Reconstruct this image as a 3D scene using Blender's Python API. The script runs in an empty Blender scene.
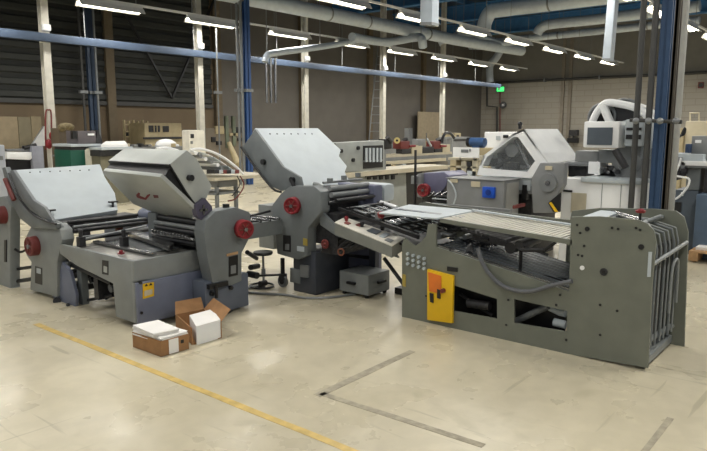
import bpy, bmesh, math, random
from mathutils import Vector, Matrix
random.seed(7)
C = bpy.data.collections.new('scene'); bpy.context.scene.collection.children.link(C)
V = Vector
# ------------------------------------------------------------------ camera geometry
F = 646.0; H = 1.6; CX = 353.5; CY = 225.5
PITCH = math.atan(97.5 / F); YAW = math.atan2(538.5, math.hypot(F, 97.5))
def ray(px, py):
    a = (px - CX) / F; b = (CY - py) / F
    f = math.cos(PITCH) + b * math.sin(PITCH); u = -math.sin(PITCH) + b * math.cos(PITCH)
    return V((f * math.cos(YAW) + a * math.sin(YAW), f * math.sin(YAW) - a * math.cos(YAW), u))
CAM = V((0, 0, H))
def ax(px, py, x):
    d = ray(px, py); return CAM + d * (x / d.x)
def ay(px, py, y):
    d = ray(px, py); return CAM + d * (y / d.y)
def az(px, py, z):
    d = ray(px, py); return CAM + d * ((z - H) / d.z)
def ap(px, py, p, n):
    d = ray(px, py); return CAM + d * ((V(p) - CAM).dot(V(n)) / d.dot(V(n)))

# ------------------------------------------------------------------ materials
def lin(c):
    def f(v):
        v /= 255.0
        return v / 12.92 if v <= 0.04045 else ((v + 0.055) / 1.055) ** 2.4
    return (f(c[0]), f(c[1]), f(c[2]), 1)
MATS = {}
def mat(name, col, rough=0.5, metal=0.0, var=0.08, scale=6.0, bump=0.0, spec=0.5):
    if name in MATS: return MATS[name]
    m = bpy.data.materials.new(name); m.use_nodes = True
    nt = m.node_tree; b = nt.nodes['Principled BSDF']
    c = lin(col)
    b.inputs['Roughness'].default_value = rough; b.inputs['Metallic'].default_value = metal
    b.inputs['Specular IOR Level'].default_value = spec
    tc = nt.nodes.new('ShaderNodeTexCoord'); n = nt.nodes.new('ShaderNodeTexNoise')
    n.inputs['Scale'].default_value = scale; n.inputs['Detail'].default_value = 5
    nt.links.new(tc.outputs['Object'], n.inputs['Vector'])
    r = nt.nodes.new('ShaderNodeValToRGB')
    r.color_ramp.elements[0].position = 0.35; r.color_ramp.elements[1].position = 0.65
    r.color_ramp.elements[0].color = tuple(v * (1 - var) for v in c[:3]) + (1,)
    r.color_ramp.elements[1].color = tuple(min(1, v * (1 + var)) for v in c[:3]) + (1,)
    nt.links.new(n.outputs['Fac'], r.inputs['Fac']); nt.links.new(r.outputs['Color'], b.inputs['Base Color'])
    if bump:
        bp = nt.nodes.new('ShaderNodeBump'); bp.inputs['Strength'].default_value = bump
        nt.links.new(n.outputs['Fac'], bp.inputs['Height']); nt.links.new(bp.outputs['Normal'], b.inputs['Normal'])
    MATS[name] = m; return m
def emis(name, col, s):
    m = bpy.data.materials.new(name); m.use_nodes = True
    b = m.node_tree.nodes['Principled BSDF']
    b.inputs['Emission Color'].default_value = lin(col); b.inputs['Emission Strength'].default_value = s
    b.inputs['Base Color'].default_value = lin(col)
    MATS[name] = m; return m
grey = mat('machine_grey', (134, 138, 137), 0.42)
greyd = mat('machine_grey_dark', (112, 117, 118), 0.45)
lgrey = mat('plate_grey', (182, 190, 194), 0.6, 0.0, 0.04)
plate2m = mat('plate_mid_grey', (172, 176, 172), 0.4, 0.0, 0.05)
blueg = mat('blue_grey', (112, 118, 136), 0.4)
stk = mat('stacker_green_grey', (112, 115, 104), 0.45, 0.0, 0.07)
black = mat('black_iron', (26, 26, 28), 0.4)
dark = mat('dark_mechanism', (52, 52, 54), 0.5, 0.2, 0.3, 30)
steel = mat('steel', (150, 150, 150), 0.25, 0.9)
steeld = mat('dull_steel', (128, 131, 132), 0.4, 0.25)
white = mat('white_paint', (240, 241, 240), 0.4, 0, 0.03)
cream = mat('cream_paint', (196, 186, 160), 0.5, 0, 0.05)
paper = mat('paper', (238, 236, 232), 0.7, 0, 0.02)
card = mat('cardboard', (158, 118, 78), 0.8, 0, 0.12, 12)
red = mat('red_paint', (130, 28, 36), 0.45)
redd = mat('dull_red', (112, 48, 44), 0.5)
yellow = mat('yellow_paint', (232, 186, 20), 0.5, 0, 0.06)
orange = mat('orange_label', (225, 120, 40), 0.5)
blue = mat('blue_column_paint', (40, 66, 98), 0.5)
bluebox = mat('socket_blue', (20, 80, 190), 0.4)
beam_blue = mat('rail_blue', (66, 80, 100), 0.5)
green = mat('cabinet_green', (12, 78, 62), 0.5)
rubber = mat('rubber_black', (20, 20, 20), 0.7)
hosem = mat('hose_grey', (92, 94, 98), 0.5)
pipe_d = mat('pipe_dark', (64, 64, 62), 0.5)
ductm = mat('duct_white', (188, 198, 208), 0.4, 0.1, 0.05)
wood = mat('wood', (188, 150, 108), 0.7, 0, 0.15, 14)
belt = mat('belt_grey', (104, 107, 108), 0.6, 0, 0.15, 20)
screen = mat('screen_grey', (84, 92, 100), 0.3)
navy = mat('deck_blue', (34, 50, 74), 0.5)
tubem = emis('tube_light', (255, 247, 225), 14.0)
greenl = emis('exit_green', (60, 230, 110), 2.0)

# ------------------------------------------------------------------ mesh builder
class B:
    def __init__(s): s.bm = bmesh.new()
    def _merge(s, t):
        me = bpy.data.meshes.new('t'); t.to_mesh(me); t.free(); s.bm.from_mesh(me); bpy.data.meshes.remove(me)
    def box(s, a, b, bev=0.0):
        lo = [min(a[i], b[i]) for i in range(3)]; hi = [max(a[i], b[i]) for i in range(3)]
        t = bmesh.new()
        bmesh.ops.create_cube(t, size=1, matrix=Matrix.Translation([(lo[i] + hi[i]) / 2 for i in range(3)]) @ Matrix.Diagonal([max(1e-4, hi[i] - lo[i]) for i in range(3)] + [1]))
        if bev: bmesh.ops.bevel(t, geom=t.edges[:], offset=bev, segments=2, affect='EDGES', profile=0.6)
        s._merge(t); return s
    def prism(s, pts, vec, bev=0.0):
        t = bmesh.new(); vec = V(vec)
        lo = [t.verts.new(V(p)) for p in pts]; hi = [t.verts.new(V(p) + vec) for p in pts]
        t.faces.new(lo); t.faces.new(hi[::-1]); n = len(pts)
        for i in range(n): t.faces.new((lo[i], hi[i], hi[(i + 1) % n], lo[(i + 1) % n]))
        bmesh.ops.recalc_face_normals(t, faces=t.faces[:])
        if bev: bmesh.ops.bevel(t, geom=t.edges[:], offset=bev, segments=2, affect='EDGES', profile=0.6)
        s._merge(t); return s
    def cyl(s, p0, p1, r, r1=None, n=20):
        p0 = V(p0); p1 = V(p1); d = p1 - p0; L = d.length
        if L < 1e-5: return s
        q = d.to_track_quat('Z', 'Y').to_matrix().to_4x4()
        bmesh.ops.create_cone(s.bm, cap_ends=True, segments=n, radius1=r, radius2=r if r1 is None else r1, depth=L, matrix=Matrix.Translation((p0 + p1) / 2) @ q)
        return s
    def ring(s, c, axis, R, r, n=28, k=8):
        c = V(c); q = V(axis).to_track_quat('Z', 'Y').to_matrix()
        pts = [c + q @ V((R * math.cos(2 * math.pi * i / n), R * math.sin(2 * math.pi * i / n), 0)) for i in range(n)]
        return s.tube(pts, r, k, closed=True)
    def tube(s, pts, r, n=8, closed=False, smooth=0):
        pts = [V(p) for p in pts]
        if smooth:
            q = []
            P = [pts[0]] + pts + [pts[-1]]
            for i in range(1, len(P) - 2):
                for j in range(smooth):
                    t = j / smooth; a, b, c, d = P[i - 1], P[i], P[i + 1], P[i + 2]
                    q.append(0.5 * ((2 * b) + (c - a) * t + (2 * a - 5 * b + 4 * c - d) * t * t + (3 * b - a - 3 * c + d) * t ** 3))
            q.append(pts[-1]); pts = q
        m = len(pts); rings = []; up = None
        for i, p in enumerate(pts):
            if closed: t = pts[(i + 1) % m] - pts[i - 1]
            else: t = pts[min(i + 1, m - 1)] - pts[max(i - 1, 0)]
            t.normalize()
            if up is None: up = t.orthogonal().normalized()
            else: up = (up - t * up.dot(t)); up = up.normalized() if up.length > 1e-5 else t.orthogonal().normalized()
            w = t.cross(up)
            rings.append([s.bm.verts.new(p + (up * math.cos(2 * math.pi * j / n) + w * math.sin(2 * math.pi * j / n)) * r) for j in range(n)])
        for i in range(m if closed else m - 1):
            a = rings[i]; b = rings[(i + 1) % m]
            for j in range(n): s.bm.faces.new((a[j], a[(j + 1) % n], b[(j + 1) % n], b[j]))
        if not closed:
            s.bm.faces.new(rings[0][::-1]); s.bm.faces.new(rings[-1])
        return s
    def ball(s, c, r, sc=(1, 1, 1)):
        bmesh.ops.create_uvsphere(s.bm, u_segments=16, v_segments=10, radius=r, matrix=Matrix.Translation(c) @ Matrix.Diagonal(list(sc) + [1])); return s
    def build(s, name, m, parent=None, label=None):
        bmesh.ops.recalc_face_normals(s.bm, faces=s.bm.faces[:])
        me = bpy.data.meshes.new(name)
        if parent is not None: org = ORG[parent.name_full]
        else:
            vs = [v.co for v in s.bm.verts]
            org = V(((min(v.x for v in vs) + max(v.x for v in vs)) / 2, (min(v.y for v in vs) + max(v.y for v in vs)) / 2, min(v.z for v in vs)))
        bmesh.ops.translate(s.bm, verts=s.bm.verts[:], vec=-org)
        s.bm.to_mesh(me); s.bm.free()
        for p in me.polygons: p.use_smooth = True
        me.set_sharp_from_angle(angle=math.radians(32))
        me.materials.append(m)
        o = bpy.data.objects.new(name, me); C.objects.link(o)
        if parent is not None: o.parent = parent
        else: o.location = org
        ORG[o.name_full] = org
        if label: o['label'] = label
        return o
ORG = {}
def thing(name, label, cat, loc, group=None):
    o = bpy.data.objects.new(name, None); C.objects.link(o); o.location = V(loc); o.empty_display_size = 0.1
    ORG[o.name_full] = V(loc); o['label'] = label; o['category'] = cat
    if group: o['group'] = group
    return o
def tag(o, label, cat, group=None):
    o['label'] = label; o['category'] = cat
    if group: o['group'] = group
    return o
def struct(o): o['kind'] = 'structure'; return o
def dup(r, delta, label=None):
    c = r.copy(); C.objects.link(c); c.location = r.location + V(delta)
    if label: c['label'] = label
    for ch in list(r.children):
        d = ch.copy(); C.objects.link(d); d.parent = c
        for g in list(ch.children):
            e = g.copy(); C.objects.link(e); e.parent = d
    return c
def bx(a, b, bev=0.0): return B().box(a, b, bev)
def fx(x, l, t, r, b, th, bev=0.0, floor=False):
    """box whose -X face fills a picture rectangle on the plane x"""
    h_ = (t + b) / 2; w_ = (l + r) / 2
    p = V((x, ax(l, h_, x).y, ax(w_, t, x).z)); q = V((x, ax(r, h_, x).y, ax(w_, b, x).z))
    return B().box((x, q.y, 0 if floor else q.z), (x + th, p.y, p.z), bev)
def fy(y, l, t, r, b, th, bev=0.0, floor=False):
    h_ = (t + b) / 2; w_ = (l + r) / 2
    p = V((ay(l, h_, y).x, y, ay(w_, t, y).z)); q = V((ay(r, h_, y).x, y, ay(w_, b, y).z))
    return B().box((p.x, y, 0 if floor else q.z), (q.x, y + th, p.z), bev)
def px_(x, pts): return [ax(a, b, x) for a, b in pts]
def py_(y, pts): return [ay(a, b, y) for a, b in pts]

# ------------------------------------------------------------------ setting
def floor_mat():
    m = bpy.data.materials.new('epoxy_floor'); m.use_nodes = True; nt = m.node_tree; L = nt.links
    b = nt.nodes['Principled BSDF']; tc = nt.nodes.new('ShaderNodeTexCoord')
    def noise(sc, det=6, w=None, dist=0.0):
        n = nt.nodes.new('ShaderNodeTexNoise'); n.inputs['Scale'].default_value = sc; n.inputs['Detail'].default_value = det
        n.inputs['Distortion'].default_value = dist
        if w:
            mp = nt.nodes.new('ShaderNodeMapping'); mp.inputs['Scale'].default_value = w[0]; mp.inputs['Rotation'].default_value = (0, 0, w[1])
            L.new(tc.outputs['Object'], mp.inputs['Vector']); L.new(mp.outputs['Vector'], n.inputs['Vector'])
        else: L.new(tc.outputs['Object'], n.inputs['Vector'])
        return n
    def ramp(src, a, bb, ca, cb):
        r = nt.nodes.new('ShaderNodeValToRGB'); e = r.color_ramp.elements
        e[0].position = a; e[1].position = bb; e[0].color = ca; e[1].color = cb
        L.new(src, r.inputs['Fac']); return r
    def mix(kind, fac, a, bb):
        x = nt.nodes.new('ShaderNodeMix'); x.data_type = 'RGBA'; x.blend_type = kind; x.inputs[0].default_value = fac
        L.new(a, x.inputs[6]); L.new(bb, x.inputs[7]); return x
    base = ramp(noise(0.7, 8).outputs['Fac'], 0.3, 0.7, lin((190, 181, 157)), lin((206, 197, 172)))
    fine = ramp(noise(9, 8).outputs['Fac'], 0.4, 0.62, (0.93, 0.93, 0.92, 1), (1, 1, 1, 1))
    cur = mix('MULTIPLY', 1.0, base.outputs['Color'], fine.outputs['Color'])
    W = (1, 1, 1, 1)
    for sc, rot, lo, hi, tone, dist in (((14, .9, 1), 0.5, .665, .72, .8, .3), ((1.1, 16, 1), 0.2, .67, .73, .78, .4), ((11, 1.0, 1), -0.9, .68, .73, .76, .2), ((3, 2.2, 1), 0.0, .62, .74, .88, 1.2)):
        s = ramp(noise(1.0, 3, (sc, rot), dist).outputs['Fac'], lo, hi, W, (tone, tone, tone * .97, 1))
        cur = mix('MULTIPLY', 1.0, cur.outputs[2], s.outputs['Color'])
    L.new(cur.outputs[2], b.inputs['Base Color'])
    rr = ramp(noise(2.5, 5).outputs['Fac'], 0.3, 0.7, (.22, .22, .22, 1), (.42, .42, .42, 1)); L.new(rr.outputs['Color'], b.inputs['Roughness'])
    bp = nt.nodes.new('ShaderNodeBump'); bp.inputs['Strength'].default_value = 0.05; L.new(noise(3, 3).outputs['Fac'], bp.inputs['Height']); L.new(bp.outputs['Normal'], b.inputs['Normal'])
    return m
XW = 35.0; YW = 19.0; ZC = 7.5
struct(bx((-6, -8, -0.2), (XW + .3, YW + .3, 0)).build('floor', floor_mat()))
struct(bx((-6, -8, ZC), (XW + .3, YW + .3, ZC + .2)).build('ceiling', navy))
def block_mat():
    m = bpy.data.materials.new('painted_block_wall'); m.use_nodes = True; nt = m.node_tree
    b = nt.nodes['Principled BSDF']; tc = nt.nodes.new('ShaderNodeTexCoord'); mp = nt.nodes.new('ShaderNodeMapping')
    mp.inputs['Rotation'].default_value = (math.radians(90), 0, math.radians(90))
    sp = nt.nodes.new('ShaderNodeSeparateXYZ'); cb = nt.nodes.new('ShaderNodeCombineXYZ')
    nt.links.new(tc.outputs['Object'], sp.inputs[0]); nt.links.new(sp.outputs['Y'], cb.inputs['X']); nt.links.new(sp.outputs['Z'], cb.inputs['Y'])
    k = nt.nodes.new('ShaderNodeTexBrick'); k.inputs['Scale'].default_value = 1.0
    k.inputs['Brick Width'].default_value = 0.9; k.inputs['Row Height'].default_value = 0.3; k.inputs['Mortar Size'].default_value = 0.018
    k.inputs['Color1'].default_value = lin((166, 161, 150)); k.inputs['Color2'].default_value = lin((161, 156, 145)); k.inputs['Mortar'].default_value = lin((150, 145, 134))
    nt.links.new(cb.outputs[0], k.inputs['Vector']); nt.links.new(k.outputs['Color'], b.inputs['Base Color']); b.inputs['Roughness'].default_value = .7
    return m
struct(bx((XW, -8, 0), (XW + .3, YW + .3, ZC)).build('wall_back', block_mat()))
wl = mat('wall_beige', (112, 97, 76), 0.8, 0, 0.06, 2); wg = mat('wall_grey', (104, 100, 94), 0.8, 0, 0.05, 2)
struct(bx((XW - .02, -8, 4.28), (XW, YW, ZC)).build('trim_5', mat('upper_wall_grey', (132, 130, 124), .7, 0, .05, 2)))
struct(bx((-6, YW, 0), (15.2, YW + .3, ZC)).build('wall_left', wl))
struct(bx((15.2, YW, 0), (XW, YW + .3, ZC)).build('wall_left_rear', wg))
# corrugated cladding on the upper left wall
def corr_mat():
    m = mat('cladding_grey', (52, 54, 51), 0.7, 0.0, 0.08, 3); return m
struct(bx((-6, YW - .02, 2.42), (15.0, YW, ZC)).build('trim_6', mat('cladding_backing_grey', (40, 42, 40), .8)))  # dark backing sheet covering the beige wall between the cladding ribs
b = B(); z = 2.42
while z < 7.2:
    b.prism([(-6, YW, z), (-6, YW - .07, z + .06), (-6, YW - .07, z + .2), (-6, YW, z + .26)], (21.0, 0, 0)); z += .34
struct(b.build('trim_1', corr_mat()))
struct(bx((-6, YW - .1, 2.3), (15.0, YW, 2.42)).build('trim_2', pipe_d))
b = B()
for x in (4.5, 10.9, 15.1, 19.5, 24, 28.5): b.box((x, YW - .16, 0), (x + .28, YW, ZC))
struct(b.build('trim_3', mat('post_beige', (104, 92, 72), .7)))
b = B()
for y in (13.55, 13.95, 5.0, -1): b.box((XW - .12, y, 0), (XW, y + .16, ZC))
struct(b.build('trim_4', mat('post_taupe', (140, 132, 120), .7)))
# roof beams across the hall and roof sheets ribs
for i, x in enumerate((3.5, 8, 12.5, 17, 21.5, 26, 30.5)):
    b = B(); b.box((x, -8, 6.3), (x + .3, YW, 6.36)).box((x, -8, 6.95), (x + .3, YW, 7.0)).box((x + .12, -8, 6.3), (x + .18, YW, 7.0))
    struct(b.build('trim_%d' % (10 + i), mat('beam_dark_blue', (40, 56, 80), .5) if x < 20 else mat('beam_lit_blue', (70, 122, 172), .5)))  # far beams get a brighter blue, standing in for light on the roof
b = B()
for y in range(-7, 19, 2): b.box((-6, y, 7.0), (XW, y + .12, 7.18))
struct(b.build('trim_20', mat('purlin_blue', (60, 104, 150), .5)))
for k, (x0_, x1_) in enumerate(((10.95, 13.2), (15.2, 13.2))):
    B_ = B().cyl((x0_, YW - .2, 6.2), (x1_, YW - .2, 2.6), .05, n=6); struct(B_.build('trim_%d' % (40 + k), black))
# floor paint and the old machine footprint
def strip(x0, y0, x1, y1, w, m, name):
    d = V((x1 - x0, y1 - y0, 0)).normalized(); n = V((-d.y, d.x, 0)) * w / 2; b = B()
    N = max(1, int(V((x1 - x0, y1 - y0, 0)).length / .25)); random.seed(int(x0 * 97 + y0 * 13))
    L = []; R = []
    for i in range(N + 1):
        p = V((x0, y0, 0.0)).lerp(V((x1, y1, 0.0)), i / N)
        L.append(p + n * random.uniform(.85, 1.1)); R.append(p - n * random.uniform(.85, 1.1))
    b.prism(L + R[::-1], (0, 0, .002))
    return struct(b.build(name, m))
yl = mat('line_yellow', (204, 176, 104), .5, 0, .15, 14)
tape = mat('tape_residue', (158, 150, 130), .6, 0, .2, 18)
strip(2.31, 5.3, 2.36, -2, .052, yl, 'trim_30')
strip(2.72, 2.53, 3.74, 2.53, .06, tape, 'trim_31')
strip(2.76, 2.53, 2.80, 1.45, .05, tape, 'trim_32')
strip(3.18, 0.80, 3.75, .80, .035, tape, 'trim_34')

# ------------------------------------------------------------------ structural columns, rail, pipes
names = ['white steel column at left with red air couplings hanging on it', 'white steel column behind the folded up plate with logo', 'white steel column rising right behind the large raised light grey plate', 'thin white steel column behind the grey machine with slotted window', 'thin white steel column farthest right along the overhead rail']
for i in range(5):
    x = 7.66 + 4.52 * i
    t = thing('steel_column', names[i], 'column', (x, 16.0, 0), 'white columns carrying the overhead rail')
    b = B()
    b.box((x - .09, 15.87, 0), (x + .09, 15.89, ZC)).box((x - .09, 16.03, 0), (x + .09, 16.05, ZC)).box((x - .015, 15.88, 0), (x + .015, 16.04, ZC)); b.build('shaft', mat('column_white', (206, 203, 192), .5), t)
    bx((x - .22, 15.8, 0), (x + .22, 16.2, .03)).build('base_plate', steeld, t)
    bx((x - .09, 15.78, 3.9), (x + .09, 15.9, 4.05), .01).build('rail_bracket', white, t)
r = bx((-5, 15.72, 3.64), (31, 15.86, 3.83), .01)
t = thing('overhead_rail', 'long blue grey overhead cable rail fixed along the white columns', 'rail', (13, 15.8, 3.64))
r.build('trunking', beam_blue, t)
b = B()
for k in range(9): B().cyl((2 + 3.3 * k, 15.79, 3.83), (2 + 3.3 * k, 15.79, ZC), .012, n=6).build('hanger', steeld, t)
for k, (a, c) in enumerate(((20, 26), (83, 26), (143, 48), (163, 49.5), (309, 62), (393, 69), (447, 76))):
    pass
t = thing('pipe_run', 'thin grey pipe running along the block wall below the ceiling', 'pipe', (XW - .2, 5, 4.2))
B().cyl((XW - .2, -8, 4.2), (XW - .2, YW - .4, 4.2), .07, n=10).build('pipe', pipe_d, t)
b = B()
for y in range(-6, 19, 3): b.box((XW - .3, y, 4.1), (XW, y + .06, 4.32))
b.build('bracket', steeld, t)
t = thing('air_line', 'looped air line with red couplings hanging on left white column', 'air line', ax(49, 160, 7.5))
c0 = [ay(46, 150, 15.8), ay(45.5, 130, 15.8), ay(46, 112, 15.8), ay(48.5, 110, 15.8), ay(51, 112, 15.8), ay(51.5, 130, 15.8), ay(52, 135, 15.8)]
B().tube(c0, .02, 6, smooth=4).build('hose', redd, t)
B().ball(ay(49, 144, 15.75), .08, (1, 1, 1.5)).ball(ay(53, 136, 15.75), .09, (1, 1, 1.3)).build('coupling', red, t)
# wall side steel, risers
def post(name, lab, cat, px0, px1, y, z0, z1, m, grp=None, th=.08):
    p = ay(px0, 120, y); q = ay(px1, 120, y)
    t = thing(name, lab, cat, (p.x, y, z0), grp)
    if cat == 'pipe': B().cyl(((p.x + q.x) / 2, y, z0), ((p.x + q.x) / 2, y, z1), (q.x - p.x) / 2 * .8, n=12).build('pipe', m, t)
    else:
        B().box((p.x, y, z0), (q.x, y + .02, z1)).box((p.x, y + th, z0), (q.x, y + th + .02, z1)).box(((p.x + q.x) / 2 - .015, y, z0), ((p.x + q.x) / 2 + .015, y + th, z1)).build('shaft', m, t)
    B().box(((p.x + q.x) / 2 - .12, y - .06, z0 + 2.6), ((p.x + q.x) / 2 + .12, y + .05, z0 + 2.68)).build('clamp', steeld, t)
    return t
post('steel_post', 'dark blue steel post rising behind the green cabinet', 'post', 91, 98, 18.4, 0, ZC, mat('steel_blue_dark', (50, 66, 88), .5))
post('riser_pipe', 'thin dark riser pipe left of the dark blue post', 'pipe', 83.5, 86.5, 18.3, 0, 6.8, pipe_d)
post('riser_pipe', 'thin pale riser pipe right of the dark blue post', 'pipe', 98, 100.5, 18.3, 0, 6.8, steeld)
post('steel_post', 'bright blue steel post rising left of the big raised grey plate', 'post', 247, 252, 14.0, 0, ZC, mat('post_bright_blue', (48, 82, 136), .5))
post('riser_pipe', 'grey riser pipe close on the left of the bright blue post', 'pipe', 241.5, 244.5, 14.1, 0, 7.0, steeld)
post('riser_pipe', 'outer grey riser pipe left of the bright blue post', 'pipe', 238, 240.5, 14.2, 0, 7.0, steeld)
post('riser_pipe', 'thin grey riser pipe standing right of the second white column', 'pipe', 218, 219.5, 15.5, 0, 7.0, steeld)
t = thing('ladder', 'narrow metal ladder leaning on the dark wall left of a white column', 'ladder', ay(376, 150, 18.6))
for a, c in ((371, 368), (380.5, 379)):
    q5 = ay(c, 150, 18.2); B().cyl((q5.x, 18.1, 0), q5, .03, n=6).build('stile', steeld, t); B().cyl(q5, ay(a + 7, 45, 18.7), .03, n=6).build('stile', steeld, t)
for k in range(12):
    f = k / 12
    B().cyl(ay(368 + 10 * f, 148 - 100 * f, 18.25 + .45 * f), ay(379 + 8 * f, 148 - 100 * f, 18.25 + .45 * f), .02, n=6).build('rung', steeld, t)

# right hand post cluster behind the stacker
xc = 7.4
def vpost(name, lab, cat, p0, p1, x, m, round_=False, z1=ZC):
    a = ax(p0, 120, x); c = ax(p1, 120, x); w = a.y - c.y; ym = (a.y + c.y) / 2
    t = thing(name, lab, cat, (x, ym, 0))
    if round_: B().cyl((x, ym, 0), (x, ym, z1), w / 2, n=16).build('pipe', m, t)
    else: B().box((x, c.y, 0), (x + .02, a.y, z1)).box((x + .07, c.y, 0), (x + .09, a.y, z1)).box((x, ym - .012, 0), (x + .09, ym + .012, z1)).build('shaft', m, t)
    bx((x - .05, ym - w * .8, 0), (x + .25, ym + w * .8, .02)).build('base_plate', steeld, t)
    return t
vpost('riser_pipe', 'dark vertical pipe farthest left of the cluster behind the stacker', 'pipe', 633.5, 639.5, xc, pipe_d, True)
vpost('riser_pipe', 'dark vertical pipe between the left pipe and the blue column', 'pipe', 645.5, 652, xc, pipe_d, True)
vpost('steel_column', 'dark blue steel column standing behind the stacker', 'column', 654, 665, xc, blue)
vpost('riser_pipe', 'dark brown square post right against the blue column', 'post', 666, 672.5, xc + .3, mat('post_brown', (74, 68, 58), .6))
vpost('riser_pipe', 'light grey vertical pipe at the right of the post cluster', 'pipe', 673, 681, xc + .6, mat('pipe_light', (158, 158, 152), .4), True)
t = thing('pipe_clamp', 'dark cross bar clamping the pipe cluster at monitor height', 'clamp', ax(650, 122, xc - .1))
b = B().cyl(ax(630, 120, xc - .1), ax(682, 122, xc - .1), .02, n=8); b.build('bar', pipe_d, t)
b = B()
for p in (636, 648.5, 660, 676): b.ball(ax(p, 121, xc - .12), .035)
b.build('bolt', steeld, t)

# ------------------------------------------------------------------ ceiling lights
def light_proto(x, y):
    t = thing('ceiling_light', 'x', 'light', (x, y, 4.5), 'fluorescent lights in rows under the roof')
    b = B().prism([(x - .86, y - .09, 4.62), (x - .86, y - .16, 4.5), (x - .86, y - .14, 4.5), (x - .86, y - .05, 4.6), (x - .86, y + .05, 4.6), (x - .86, y + .14, 4.5), (x - .86, y + .16, 4.5), (x - .86, y + .09, 4.62)], (1.72, 0, 0))
    b.build('reflector', white, t)
    bx((x - .86, y - .05, 4.62), (x + .86, y + .05, 4.68)).build('housing', white, t)
    for s in (-.06, .06): B().cyl((x - .84, y + s, 4.55), (x + .84, y + s, 4.55), .022, n=10).build('tube', tubem, t)
    b = B()
    for s in (-.7, .7): b.cyl((x + s, y, 4.68), (x + s, y, 6.9), .008, n=5)
    b.build('hanger', steeld, t)
    return t
proto = None
def lamp(x, y, e=1.0):
    d = bpy.data.lights.new('tube_glow', 'AREA'); d.shape = 'RECTANGLE'; d.size = 1.65; d.size_y = .22; d.energy = LE * e; d.color = (1, .975, .93)
    o = bpy.data.objects.new('tube_glow', d); C.objects.link(o); o.location = (x, y, 4.49); return o
LE = 67
rows = {15.25: 'the row over the white columns', 10.3: 'the middle row', 4.9: 'the row at the right', -.4: 'the row behind the camera'}
ordn = ['farthest', 'second', 'third', 'fourth', 'fifth', 'sixth', 'seventh', 'eighth', 'ninth', 'tenth', 'eleventh']
for y, rn in rows.items():
    for k in range(11):
        x = -.35 + 3.13 * k
        if proto is None: proto = light_proto(x, y); o = proto
        else: o = dup(proto, (x - (-.35), y - 15.25, 0))
        o['label'] = 'white fluorescent ceiling light, %s from the far end in %s' % (ordn[10 - k], rn)
        if k == 10: o['label'] = 'white fluorescent ceiling light at the far end of %s' % rn
        lamp(x, y)
    t = thing('light_track', 'thin grey track along %s of fluorescent lights' % rn, 'light track', (16, y, 4.68))
    bx((-6, y - .025, 4.685), (33, y + .025, 4.74)).build('rail', white, t)

# ------------------------------------------------------------------ ducts
def duct(lab, pts, r, seams=True):
    t = thing('air_duct', lab, 'duct', pts[0])
    B().tube(pts, r, 20, smooth=6).build('pipe', ductm, t)
    b = B()
    for i in range(len(pts) - 1):
        a = V(pts[i]); c = V(pts[i + 1]); L = (c - a).length
        if L > 3:
            n = int(L / 1.6)
            for k in range(1, n):
                p = a.lerp(c, k / n); d = (c - a).normalized() * .03; B().cyl(p - d, p + d, r * 1.05, n=20).build('seam_ring', steeld, t)
    for f in (.25, .75):
        k = f * (len(pts) - 1); p = V(pts[int(k)]).lerp(V(pts[int(k) + 1]), k - int(k))
        if p.x < 33: B().cyl(p, (p.x, p.y, ZC), .012, n=6).build('hanger', steeld, t)
    b.bm.free()
    return t
p0 = az(348, 18, 5.2); yD = p0.y
duct('large round white duct running under the roof above the middle machines', [(2, yD, 5.2), (14, yD, 5.2), (20, yD, 5.2), (az(450, 39, 5.2).x, yD, 5.2), (az(472, 44, 5.2).x, yD - .3, 5.15), (az(505, 50, 5.2).x, yD - .8, 5.1)], .22)
a = az(352, 37, 4.7); bq = az(410, 38, 4.9)
duct('thin bent flexible duct humped over the middle machines', [az(440, 42, 5.3), az(452, 37, 5.45), az(466, 32, 5.6), az(480, 37, 5.45), az(500, 43, 5.3), az(520, 41, 5.3)], .13)
duct('short branch duct joining the large round duct with a down elbow', [a, az(385, 42, 4.8), az(412, 38, 4.9), az(421, 38, 4.7), az(423, 47, 4.4)], .15)
duct('pale duct turning down from the roof in an elbow at centre right', [ax(484, 31, 22), ax(485, 22, 22), ax(491, 12, 22), ax(505, 9, 22), ax(600, -3, 22), ax(700, -16, 22)], .26)
duct('white duct with a bent end under the blue roof strip at right', [ax(537, 34, 25), ax(541, 28, 25), ax(552, 24, 25), ax(600, 19, 25), ax(700, 6, 25)], .19)
duct('thin straight duct below the bent white duct at right', [ax(440, 44, 28), ax(455, 36, 28), ax(475, 34, 28), ax(495, 41, 28), ax(520, 39, 28), ax(600, 31, 28), ax(700, 20, 28)], .15)
duct('thin duct running down the block wall left of exit sign', [ax(470, 46, 33), ax(495, 47, 33), ax(500, 50, 33), ax(496, 58, 33), ax(490, 66, 33), ax(490, 82, 33)], .2)
duct('long grey duct branch near the third white column', [ay(265, 62, 15), ay(267, 56, 15), ay(275, 53, 15), ay(320, 47, 15), ay(355, 41, 15)], .1)
for i, (p, l) in enumerate(((266, 'left'), (270.5, 'middle'), (275, 'right'))):
    q = ay(p, 60, 15.3); B().cyl((q.x, 15.3, ay(p, 103, 15.3).z), (q.x, 15.3, ay(p, 58, 15.3).z), .04, n=10).build('drop_pipe', steel)
    tag(C.objects[-1] if False else [o for o in C.objects if o.name.startswith('drop_pipe')][-1], '%s of three pale drop pipes hanging left of the third white column' % l, 'pipe', 'drop pipes left of the third white column')
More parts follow.
